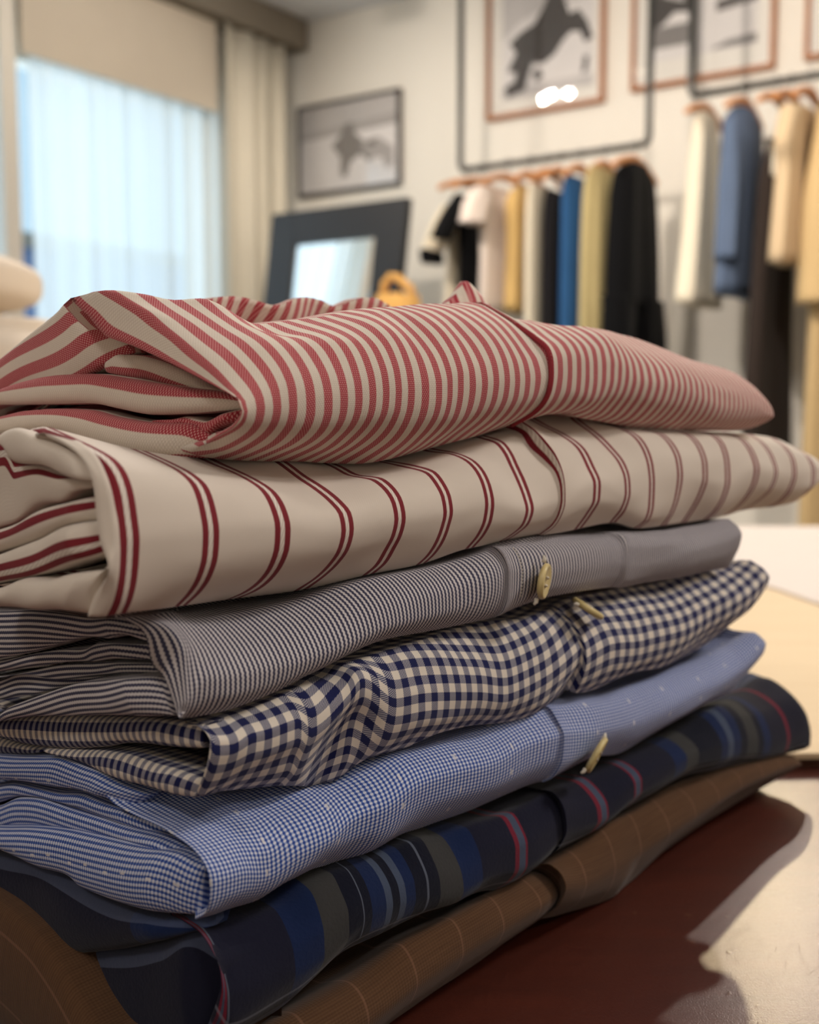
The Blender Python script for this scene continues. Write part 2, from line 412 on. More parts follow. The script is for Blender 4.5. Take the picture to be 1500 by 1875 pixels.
M_SHEER = sheer_mat()
M_DRAPE = fabric('cream_drape_cloth', srgb(214, 207, 190), .05, 60)
M_BLIND = fabric('tan_blind_cloth', srgb(206, 195, 178), .05, 60)
tag(curtain('sheer_curtain', M_SHEER, .055, .30, 1.50, .06, 2.64, .020, 11, 3), 'white sheer curtain glowing blue with daylight across the left window', 'curtain')
tag(curtain('sheer_curtain', M_SHEER, .055, 1.72, 2.6, .06, 2.64, .022, 9, 8), 'white sheer curtain left of the white window post at the photo edge', 'curtain')
tag(curtain('drape', M_DRAPE, .142, .13, .545, .05, 2.65, .028, 3.4, 11, .004), 'heavy cream drape gathered between the window and the picture wall', 'curtain')
bl = rbox('roller_blind', .10, .112, .545, 1.56, 2.285, 2.652, M_BLIND); tag(bl, 'tan cloth blind pulled up above the sheer curtain', 'blind')
bl2 = rbox('bottom_bar', .097, .115, .545, 1.56, 2.270, 2.285, M_BLIND, bl)

# ------------------------------------------------------------------ lamps
M_HOUSE = plain('white_lamp_housing', srgb(235, 232, 226), .4, .4, 0, .02, 20)
def glow(name, col, s):
    k = NT(name); k.p.inputs['Emission Color'].default_value = col; k.p.inputs['Emission Strength'].default_value = s
    return k.done(col, .5, .3)
M_BULB = glow('lit_warm_bulb', (1, .84, .55, 1), 34)
M_DISC = glow('lit_lamp_disc', (1, .86, .68, 1), 6)
def downlight(p, label, rad=.05, drop=.09, mat=None, group=None, bulb=.62):
    o = empty('ceiling_spotlight', (p[0], p[1], CEIL), label, 'lamp', group)
    bm = bmesh.new(); add_tube(bm, [(0, 0, 0), (0, 0, -drop)], [rad, rad], 20, False)
    add_tube(bm, [(0, 0, -drop), (0, 0, -drop*.4)], [rad*.97, rad*.6], 20, False); from_bm('housing', bm, M_HOUSE, o, True)
    bm = bmesh.new(); bmesh.ops.create_uvsphere(bm, u_segments=16, v_segments=10, radius=rad*bulb, matrix=Matrix.Translation((0, 0, -drop*.75)))
    from_bm('bulb', bm, mat or M_BULB, o, True)
    return o
for (r_, t_, w_), lab in zip(WALL_SPOTS, ('first of three bulbs mirrored in the horse picture glass, nearest the window', 'middle one of the three bulbs mirrored in the horse picture glass',
        'third of three bulbs mirrored in the horse picture glass, farthest from the window', 'ceiling spotlight lighting the first clothes rail', 'ceiling spotlight lighting the second clothes rail', 'added ceiling spotlight brightening the window curtains')):
    downlight(room(r_, t_, 0), lab, .045, .12, M_BULB if w_ < 20 else M_DISC, 'spotlights along the picture wall', .34 if w_ < 20 else .62)
for kp, lab in zip(KEYS, ('hanging spotlight casting the stack shadow on the dark table', 'hanging spotlight making the warm glint on the dark table')):
    ko = downlight(kp, lab, .04, .10, M_DISC, 'hanging spotlights aimed at the table')
    ko.location.z = kp.z + .115
    bm = bmesh.new(); add_tube(bm, [(0, 0, 0), (0, 0, CEIL-ko.location.z)], .008, 8); from_bm('stem', bm, M_HOUSE, ko)
for i, (x_, y_) in enumerate([q[:2] for q in FILL]):  # housings made up to go with the added fill lamps
    o = empty('fill_lamp', (x_, y_, CEIL), ['added round fill lamp nearest the window', 'added round fill lamp behind the camera', 'added round fill lamp right of the table', 'added round fill lamp left of the table'][i], 'lamp', 'added fill lamps on the ceiling')
    bm = bmesh.new(); add_tube(bm, [(0, 0, 0), (0, 0, -.04)], .27, 32); from_bm('housing', bm, M_HOUSE, o)

# ------------------------------------------------------------------ pictures on the wall
M_OAK = plain('brown_oak_frame', srgb(166, 108, 66), .5, .35, 0, .12, 60)
M_THIN = plain('dark_thin_frame', srgb(62, 56, 54), .5, .35, 0, .06, 60)
M_MAT = plain('cream_mat_board', srgb(244, 240, 232), .9, .1, 0, .01, 30)
k = NT('picture_glass'); k.t.nodes.remove(k.p)
tr = k.n('ShaderNodeBsdfTransparent'); gl = k.n('ShaderNodeBsdfGlossy'); gl.inputs['Roughness'].default_value = .01
fr = k.n('ShaderNodeFresnel'); fr.inputs[0].default_value = 1.45; mx = k.n('ShaderNodeMixShader')
k.t.links.new(fr.outputs[0], mx.inputs[0]); k.t.links.new(tr.outputs[0], mx.inputs[1]); k.t.links.new(gl.outputs[0], mx.inputs[2])
k.t.links.new(mx.outputs[0], k.t.nodes['Material Output'].inputs[0]); M_PGLASS = k.m
def tone(v, w=0.0): return plain('print_tone_%d' % v, srgb(v+4, v, v-2), .7, .2, 0, .03, 20)
TONES = {v: tone(v) for v in (40, 62, 84, 110, 140, 165, 190, 208)}
TONES.update({62: tone(74), 84: tone(100), 110: tone(132), 140: tone(178), 165: tone(202), 190: tone(230), 208: tone(242)})
def picture(label, r0, r1, z0, z1, fw, fmat, m, shapes, base, cat='picture'):
    """m = mat margins (left, right, bottom, top); shapes in 0..1 of the print"""
    o = empty('framed_picture', room(r0, 0.001, z0), label, cat, 'framed pictures on the wall', ROOM_ROT)
    w, h = r1-r0, z1-z0
    bm = bmesh.new()
    for a in ((0, fw, 0, h), (w-fw, w, 0, h), (fw, w-fw, 0, fw), (fw, w-fw, h-fw, h)):
        add_box(bm, a[0], a[1], -.030, 0, a[2], a[3])
    from_bm('frame', bm, fmat, o)
    if m: box('mat', fw, w-fw, -.012, -.002, fw, h-fw, M_MAT, o)
    ml, mr, mb, mt = m or (0, 0, 0, 0)
    x0, x1, y0, y1 = fw+ml, w-fw-mr, fw+mb, h-fw-mt
    ph = box('photograph', x0, x1, -.014, -.011, y0, y1, TONES[base], o)
    for i, (tn, poly) in enumerate(shapes):
        bm = bmesh.new(); d = .0143 + i*.0004
        vs = [bm.verts.new((x0+(x1-x0)*a, -d, y0+(y1-y0)*b)) for a, b in poly]
        bm.faces.new(vs); r = bmesh.ops.extrude_face_region(bm, geom=bm.faces[:])
        for v in [e for e in r['geom'] if isinstance(e, bmesh.types.BMVert)]: v.co.y += .0008
        from_bm('print_shape', bm, TONES[tn], ph)
    box('glass', fw, w-fw, -.024, -.022, fw, h-fw, M_PGLASS, o)
    return o
rect = lambda a, b, c, d: [(a, c), (b, c), (b, d), (a, d)]
picture('thin dark framed photograph of a rider on pale ground, above the leaning mirror', .128, .729, 1.979, 2.400, .012, M_THIN, None,
    [(165, rect(0, 1, .66, 1)), (140, [(0, .62), (1, .66), (1, .78), (0, .70)]), (190, [(.0, .60), (.45, .60), (.6, .3), (1, .25), (1, 0), (0, 0)]),
     (110, [(.33, .52), (.42, .62), (.46, .74), (.54, .76), (.57, .62), (.66, .52), (.78, .46), (.80, .34), (.70, .28), (.62, .38), (.52, .30), (.48, .14), (.42, .16), (.42, .38)]),
     (140, [(.62, .50), (.80, .54), (.95, .40), (.95, .22), (.88, .16), (.84, .30), (.70, .34)]), (84, [(.68, .49), (.74, .53), (.78, .47), (.72, .44)])], 208)
picture('brown framed photograph of a dark bucking horse with bright lamp reflections low in its glass', 1.182, 1.722, 2.190, 2.770, .016, M_OAK, (.055, .033, .058, .055),
    [(165, [(0, .55), (.2, .7), (.45, .78), (1, .8), (1, 1), (0, 1)]), (165, rect(0, 1, 0, .10)),
     (62, [(.08, .30), (.16, .42), (.08, .52), (.20, .60), (.36, .66), (.46, .80), (.60, .92), (.68, .84), (.74, .68), (.84, .70), (.93, .58), (.99, .42), (.90, .40), (.86, .50), (.76, .52), (.68, .46), (.58, .34), (.46, .28), (.34, .30), (.30, .20), (.26, .06), (.06, .02), (.03, .12), (.14, .16), (.16, .24), (.06, .26)]),
     (62, [(.88, .12), (.93, .14), (.95, .26), (.90, .28)]), (84, [(.34, .22), (.42, .24), (.46, .16), (.38, .12)]), (62, [(.45, .78), (.55, .98), (.64, .98), (.64, .82)])], 190)
picture('wide brown framed landscape photograph in grey bands, right of the horse picture', 1.838, 2.396, 2.208, 2.770, .016, M_OAK, (.066, .052, .082, .055),
    [(62, [(0, .30), (.10, .34), (.22, .44), (.34, .42), (.40, .34), (.40, 1), (0, 1)]), (110, rect(0, .40, .12, .32)), (190, rect(.40, .62, .02, 1)), (84, [(.62, .36), (1, .40), (1, .52), (.62, .46)]),
     (140, [(.62, .58), (1, .64), (1, .72), (.62, .66)]), (165, [(.10, .60), (.30, .52), (.34, .66), (.14, .72)]), (110, [(.58, .02), (1, .02), (1, .10), (.72, .08)]), (62, rect(.36, .42, .05, .9))], 190)
picture('brown framed picture cut off by the top right corner of the photo', 2.502, 2.96, 2.214, 2.770, .016, M_OAK, (.07, .06, .09, .06), [(110, rect(0, 1, .4, .7)), (84, rect(.3, .6, .2, .8))], 190)

# ------------------------------------------------------------------ black mirror leaning on the wall
M_MIRROR = NT('mirror_silver').done((.93, .95, .95, 1), .015, .5, 1.0)
o = empty('leaning_mirror', room(.775, .78, .30), 'black framed mirror leaning back near the picture wall, reflecting the bright curtains', 'mirror', rot=ROOM_ROT)
bm = bmesh.new(); W_, H_, fw = .355, 1.52, .145
for a in ((-W_, -W_+fw, 0, H_), (W_-fw, W_, 0, H_), (-W_+fw, W_-fw, 0, fw), (-W_+fw, W_-fw, H_-fw, H_)): add_box(bm, a[0], a[1], -.02, .02, a[2], a[3], .004)
f_ = from_bm('frame', bm, M_BLACK, o); g_ = box('mirror_glass', -W_+fw-.003, W_-fw+.003, -.006, .004, fw-.003, H_-fw+.003, M_MIRROR, o)
bm = bmesh.new(); add_tube(bm, [(-.2, .02, 1.3), (-.2, .42, .115)], .012, 10); add_tube(bm, [(.2, .02, 1.3), (.2, .42, .115)], .012, 10); add_tube(bm, [(-.2, .41, .135), (.2, .41, .135)], .012, 10)
from_bm('rear_stand', bm, M_BLACK, o)
o.rotation_euler = (-.17, 0, ROOM_ROT); o.rotation_mode = 'XYZ'
pl = rbox('plinth', .42, 1.13, .32, 1.0, .001, .285, M_WHITE); tag(pl, 'low white plinth under the leaning black mirror', 'plinth')
# rear rubber: straw tote on a small side table
M_STRAW = fabric('straw_weave', srgb(222, 172, 100), .16, 220)
st = empty('side_table', room(1.44, 1.05, 0), 'small dark side table under the straw basket', 'table', rot=ROOM_ROT)
bm = bmesh.new(); add_tube(bm, [(0, 0, 1.02), (0, 0, 1.05)], .20, 28); from_bm('table_top', bm, M_BLACK, st)
bm = bmesh.new(); add_tube(bm, [(0, 0, .02), (0, 0, 1.02)], .025, 14); from_bm('leg', bm, M_BLACK, st)
bm = bmesh.new(); add_tube(bm, [(0, 0, 0), (0, 0, .02)], .16, 28); from_bm('base', bm, M_BLACK, st)
bk = empty('straw_basket', room(1.44, 1.05, 1.05), 'golden straw basket standing right of the leaning mirror', 'basket', rot=ROOM_ROT)
bm = bmesh.new(); add_tube(bm, [(0, 0, 0), (0, 0, .10), (0, 0, .24), (0, 0, .31), (0, 0, .30), (0, 0, .04)], [.066, .080, .088, .074, .068, .06], 28)
from_bm('basket_body', bm, M_STRAW, bk, True)
bm = bmesh.new(); add_tube(bm, [(-.062, 0, .30), (-.055, 0, .35), (-.03, 0, .375), (0, 0, .37), (.03, 0, .345), (.055, 0, .33), (.064, 0, .30)], .014, 10); from_bm('handle', bm, M_STRAW, bk, True)

# ------------------------------------------------------------------ hanging rails
def rail(label, r0, r1, t, z, zt):
    o = empty('clothes_rail', room(r0, t, z), label, 'clothes rail', 'hanging clothes rails', ROOM_ROT); w = r1-r0
    bm = bmesh.new(); add_tube(bm, [(0.02, 0, 0), (w-.02, 0, 0)], .013, 12); from_bm('bar', bm, M_PIPE, o, True)
    for x in (0, w):
        s_ = 1 if x == 0 else -1
        bm = bmesh.new(); add_tube(bm, [(x, 0, zt-z), (x, 0, .03), (x+s_*.006, 0, .01), (x+s_*.022, 0, 0)], .013, 12); from_bm('upright', bm, M_PIPE, o, True)
        bm = bmesh.new(); add_tube(bm, [(x, 0, zt-z-.012), (x, 0, zt-z)], .035, 18); from_bm('ceiling_flange', bm, M_PIPE, o)
RT = .35
rail('dark steel pipe rail hanging from the ceiling, holding the black trousers', 1.255, 2.054, RT, 1.918, CEIL)
rail('dark steel pipe rail at the right, holding the blue denim jacket', 2.206, 3.25, RT, 2.062, CEIL)
def hanger(r, z, label, group, half=.20, clip=False, tilt=0.0):
    """z: rail height; wooden shoulder bar runs across the rail"""
    o = empty('wooden_hanger', room(r, RT, z), label, 'hanger', group, ROOM_ROT + tilt)
    bm = bmesh.new()
    add_tube(bm, [(0, -.016, .004), (0, -.012, .016), (0, 0, .022), (0, .014, .016), (0, .018, 0), (0, .010, -.014), (0, 0, -.03), (0, 0, -.06)], .0022, 8); from_bm('hook', bm, M_STEEL, o, True)
    pts = [(0, -half*q, -.052 - .05*abs(q)**1.7) for q in np.linspace(-1, 1, 13)]
    bm = bmesh.new(); add_tube(bm, pts, [.010+.008*(1-abs(q)) for q in np.linspace(-1, 1, 13)], 10); from_bm('shoulder_bar', bm, M_HANG, o, True)
    return o
# ------------------------------------------------------------------ clothes on the rails
def garment(name, label, cat, group, r, prof, mat, folds=3, amp=.012, seed=0, sleeves=None, extra=None, tilt=0.0, nz=28):
    """prof: (z, t_lo, t_hi, half thickness) from top to bottom, cloth seen edge-on on the rail"""
    o = empty(name, room(r, RT, 0), label, cat, group, ROOM_ROT + tilt)
    rr = np.random.default_rng(seed)
    def loft(nm, pr, m, dx=0.0, rot=None):
        pr = np.array(pr, float); zi = np.linspace(0, 1, len(pr)); Q = pchip(zi, pr, np.linspace(0, 1, nz)); n = 44
        th = np.linspace(0, 2*math.pi, n, endpoint=False); ph = rr.uniform(0, 6.28, 4); P = np.zeros((nz, n, 3))
        for i, (z, a, b, d) in enumerate(Q):
            f = i/(nz-1); c_, s_ = np.cos(th), np.sin(th)
            y = (a+b)/2 + (b-a)/2*np.sign(c_)*np.abs(c_)**.75
            wv = amp*min(1, f*2.2)*(np.sin(folds*th+ph[0]+.8*f) + .5*np.sin((folds*2+1)*th+ph[1]-f))
            x = (d*np.sign(s_)*np.abs(s_)**.8 + wv + .35*amp*np.sin(3*f+ph[2]))
            P[i] = np.stack([x+dx, -(y-RT), np.full(n, z)], 1)
        V, F = grid_mesh(nm, P, closed_j=True); k0 = len(V)
        F = list(F) + [tuple(range(n))[::-1], tuple((nz-1)*n+q for q in range(n))]
        return link(nm, make_mesh(nm, V, F), m, o)
    loft('body', prof, mat)
    for nm, pr, m, dx in (sleeves or []): loft(nm, pr, m or mat, dx)
    return o
F_ = lambda n, c, v=.08: fabric(n, srgb(*c), v, 120)
f_black, f_cream, f_must, f_ivory, f_dark = F_('black_jersey', (13, 13, 15)), F_('pinkish_cream_cotton', (226, 212, 200)), F_('mustard_cotton', (206, 172, 112)), F_('ivory_cotton', (224, 214, 192)), F_('charcoal_cloth', (42, 40, 42))
f_blue, f_khaki, f_blk2, f_oat = F_('blue_denim', (44, 84, 128), .14), F_('khaki_cotton', (206, 188, 136)), F_('black_wool', (11, 11, 13)), F_('oatmeal_knit', (226, 214, 190))
f_white, f_den, f_brown, f_sand, f_camel = F_('off_white_cotton', (230, 220, 198)), F_('washed_denim', (96, 112, 138), .16), F_('dark_brown_crepe', (52, 44, 40)), F_('sand_linen', (204, 180, 146)), F_('camel_wool', (198, 170, 124))
Z1 = 1.918; g1 = 'clothes on the rail beside the mirror'; h1 = 'wooden hangers on the rail beside the mirror'
def tee(z, bot, h=.21, d=.03, neck=.07):
    z -= .015; d = min(d, .034)
    return [(z, RT-neck, RT+neck, .008), (z-.03, RT-h*.8, RT+h*.8, d*.6), (z-.09, RT-h, RT+h, d), (z-.25, RT-h*.92, RT+h*.92, d), (bot, RT-h, RT+h, d*1.1)]
def trous(z, bot, h, d, flare=1.0):
    z -= .015; d = min(d, .03)
    return [(z, RT-h*.85, RT+h*.85, d*.55), (z-.05, RT-h*.95, RT+h*.95, d*.8), (z-.3, RT-h, RT+h, d), (bot, RT-h*flare, RT+h*flare, d*1.05)]
sl = lambda z0, z1, t0, t1, d=.03: [(z0, t0-.06, t0+.04, d*.6), ((z0+z1)/2, (t0+t1)/2-.06, (t0+t1)/2+.06, d), (z1, t1-.055, t1+.055, d)]
garment('knit_sweater', 'oatmeal knit sweater with a black cuff, first on the rail beside the mirror', 'sweater', g1, 1.28, tee(1.80, 1.36, .14, .022), f_oat, 4, .006, 1,
        [('sleeve', sl(1.76, 1.57, .47, .60, .024), None, 0), ('cuff', [(1.575, .55, .66, .024), (1.56, .54, .665, .027), (1.525, .54, .66, .024)], f_black, 0)])
garment('short_sleeve_top', 'black short-sleeved top hanging left of the cream tee', 'top', g1, 1.352, tee(1.825, 1.29, .17, .028), f_black, 3, .006, 2, [('sleeve', sl(1.79, 1.61, .50, .64, .028), None, .0)])
garment('tee_shirt', 'pinkish cream tee hanging between black and mustard tops', 'tee', g1, 1.47, tee(1.835, 1.34, .20, .05), f_cream, 4, .006, 3, [('sleeve', sl(1.80, 1.66, .54, .60, .045), None, .0)])
garment('mustard_blouse', 'mustard yellow blouse hanging right of the cream tee', 'blouse', g1, 1.565, tee(1.835, 1.34, .15, .045), f_must, 4, .006, 4)
garment('long_tunic', 'long ivory tunic hanging right of the mustard blouse', 'tunic', g1, 1.648, trous(1.82, 1.20, .16, .022), f_ivory, 4, .004, 5)
garment('dark_slip', 'thin charcoal slip hanging beside the ivory tunic', 'dress', g1, 1.700, trous(1.80, 1.12, .13, .014), f_dark, 3, .004, 6)
garment('denim_trousers', 'dark blue denim trousers on the rail, left of the khaki ones', 'trousers', g1, 1.785, trous(1.84, .98, .13, .034, 1.05), f_blue, 3, .008, 7)
garment('khaki_trousers', 'khaki trousers on the rail between blue and black trousers', 'trousers', g1, 1.885, trous(1.855, .97, .16, .038, 1.05), f_khaki, 4, .010, 8)
garment('black_trousers', 'wide black trousers at the right end of the rail', 'trousers', g1, 2.005, [(1.85, .27, .43, .03), (1.80, .22, .48, .042), (1.55, .18, .52, .048), (1.35, .17, .53, .05)], f_blk2, 3, .008, 9,
        [('leg', [(1.37, .37, .55, .05), (1.2, .39, .56, .05), (.95, .39, .57, .05)], None, 0), ('leg', [(1.37, .14, .36, .05), (1.2, .12, .30, .05), (.95, .12, .29, .05)], None, .01)])
for i, (r, lab) in enumerate([(1.285, 'wooden hanger carrying the oatmeal sweater'), (1.345, 'wooden hanger carrying the black top'), (1.475, 'wooden hanger carrying the cream tee'), (1.57, 'wooden hanger carrying the mustard blouse'),
        (1.65, 'wooden hanger carrying the ivory tunic'), (1.70, 'wooden hanger carrying the charcoal slip'), (1.785, 'wooden hanger carrying the blue denim trousers'), (1.885, 'wooden hanger carrying the khaki trousers'), (2.005, 'wooden hanger carrying the black trousers')]):
    hanger(r, Z1, lab, h1, .20 if i in (0, 1, 2, 8) else .14)
Z2 = 2.062; g2 = 'clothes on the right rail'; h2 = 'wooden hangers on the right rail'
garment('white_trousers', 'off-white trousers hanging left of the denim jacket', 'trousers', g2, 2.265, [(1.99, .27, .43, .02), (1.9, .25, .45, .03), (1.6, .23, .50, .036), (1.33, .20, .56, .04)], f_white, 4, .008, 21)
garment('denim_jacket', 'washed blue denim jacket on the right rail beside the white trousers', 'jacket', g2, 2.392, [(1.985, .28, .42, .03), (1.93, .20, .48, .045), (1.65, .19, .50, .040), (1.36, .17, .54, .042)], f_den, 4, .006, 22,
        [('sleeve', sl(1.93, 1.47, .45, .50, .034), None, .008)])
garment('brown_dress', 'long dark brown dress on the right rail behind the sand blouse', 'dress', g2, 2.512, [(1.86, .27, .43, .02), (1.75, .22, .48, .035), (1.3, .16, .55, .038), (.80, .10, .60, .038)], f_brown, 5, .006, 23)
garment('white_camisole', 'small white camisole with thin straps over the brown dress', 'camisole', g2, 2.552, [(1.97, .33, .37, .008), (1.92, .30, .40, .012), (1.82, .33, .50, .02), (1.73, .36, .50, .022)], f_white, 3, .003, 24)
garment('sand_blouse', 'sand linen blouse with wide sleeves on the right rail', 'blouse', g2, 2.615, tee(1.97, 1.50, .20, .045), f_sand, 4, .006, 25, [('sleeve', [(1.92, .40, .60, .04), (1.80, .46, .66, .038), (1.72, .47, .63, .034), (1.43, .47, .67, .036)], None, .0)])
garment('camel_coat', 'long camel coat at the right edge of the photo', 'coat', g2, 2.72, [(1.98, .25, .45, .03), (1.90, .15, .55, .05), (1.4, .12, .58, .045), (.42, .06, .64, .05)], f_camel, 5, .006, 26, [('sleeve', sl(1.88, 1.30, .53, .60, .05), None, .0)])
for i, (r, lab) in enumerate([(2.265, 'wooden hanger carrying the off-white trousers'), (2.40, 'wooden hanger carrying the denim jacket'), (2.505, 'wooden hanger carrying the brown dress'), (2.553, 'wooden hanger carrying the white camisole'), (2.615, 'wooden hanger carrying the sand blouse'), (2.72, 'wooden hanger carrying the camel coat')]):
    hanger(r, Z2, lab, h2, .19)

# ------------------------------------------------------------------ the table and what lies on it
TX0, TX1, TY0, TY1 = -1.25, 1.35, -.40, 1.62
tb = empty('display_table', (0, .6, 0), 'dark red-brown wooden table under the shirt stack', 'table')
bm = bmesh.new(); add_box(bm, TX0, TX1, TY0-.6, TY1-.6, TABLE_Z-.035, TABLE_Z, .004); from_bm('table_top', bm, M_TABLE, tb)
bm = bmesh.new()
for a in ((TX0+.08, TX1-.08, TY0-.6+.08, TY0-.6+.10), (TX0+.08, TX1-.08, TY1-.6-.10, TY1-.6-.08), (TX0+.08, TX0+.10, TY0-.6+.1, TY1-.6-.1), (TX1-.10, TX1-.08, TY0-.6+.1, TY1-.6-.1)): add_box(bm, a[0], a[1], a[2], a[3], TABLE_Z-.12, TABLE_Z-.035)
from_bm('apron', bm, M_TABLE, tb)
for x in (TX0+.06, TX1-.13):
    for y in (TY0-.6+.06, TY1-.6-.13):
        bm = bmesh.new(); add_box(bm, x, x+.07, y, y+.07, 0, TABLE_Z-.035, .003); from_bm('leg', bm, M_TABLE, tb)
bd = empty('wooden_board', (0, 0, TABLE_Z), 'pale wooden board with a dark edge lying behind the shirt stack', 'board')
bm = bmesh.new(); poly = [(-.28, .52), (1.15, .60), (1.10, 1.585), (-.30, 1.585)]
add_prism(bm, poly, .0, .0055); from_bm('dark_edge', bm, M_EDGE, bd)
bm = bmesh.new(); add_prism(bm, [(-.283, .516), (1.154, .596), (1.104, 1.589), (-.304, 1.589)], .0055, .0085); from_bm('pale_top', bm, M_PALE, bd)
bm = bmesh.new()
curve = [(.30, 1.12), (.335, 1.09), (.352, 1.03), (.362, .96), (.38, .905), (.42, .87), (.60, .82), (.86, .78)]
add_prism(bm, [(-.1, 1.16)] + curve + [(1.0, 1.56), (-.1, 1.57)], 0, .0025)
pp = from_bm('paper_sheet', bm, M_PAPER); pp.location = (0, 0, TABLE_Z+.0086); tag(pp, 'large white paper sheet with a curved edge on the pale board', 'paper')
# pale folded knits at the left
M_BEIGE = fabric('pale_beige_knit', srgb(230, 217, 200), .05, 140); M_ROSE = fabric('rose_beige_knit', srgb(230, 210, 198), .05, 140)
def folded_knit(z, h, w, d, label, mat, dx=0, rot=0.0):
    n, m = 40, 24; P = np.zeros((m, n, 3)); th = np.linspace(0, 2*math.pi, n, endpoint=False)
    for i, f in enumerate(np.linspace(-1, 1, m)):
        a = max(.62 if 'topmost rounded' in label else .86, (1-abs(f)**3.2)**(1/2.6)) if abs(f) < 1 else (.6 if 'topmost rounded' in label else .84)
        c_, s_ = np.cos(th), np.sin(th)
        P[i] = np.stack([w*a*np.sign(c_)*np.abs(c_)**.6*(.93+.07*a), d*a*np.sign(s_)*np.abs(s_)**.6, np.full(n, h/2*(1+f)) + .004*np.sin(3*th)*a], 1)
    V, F = grid_mesh('k', P, closed_j=True); F = list(F)+[tuple(range(n))[::-1], tuple((m-1)*n+q for q in range(n))]
    o = link('folded_knit', make_mesh('folded_knit', V, F), mat); o.location = (-.555+dx, 1.12, z); o.rotation_euler = (0, 0, rot)
    return tag(o, label, 'sweater', 'folded pale knits at the left edge')
zz = TABLE_Z + .0005
for h, w, dx, lab, m_ in ((.095, .215, .0, 'lowest pale folded knit of the pile at the left edge', M_BEIGE), (.085, .21, -.005, 'rose beige folded knit, second lowest in the left pile', M_ROSE), (.09, .215, .008, 'pale folded knit just below the topmost one at left', M_BEIGE), (.075, .19, -.022, 'topmost rounded pale knit of the pile at the left edge', M_BEIGE)):
    folded_knit(zz, h, w, .16, lab, m_, dx, .12); zz += h + .0008

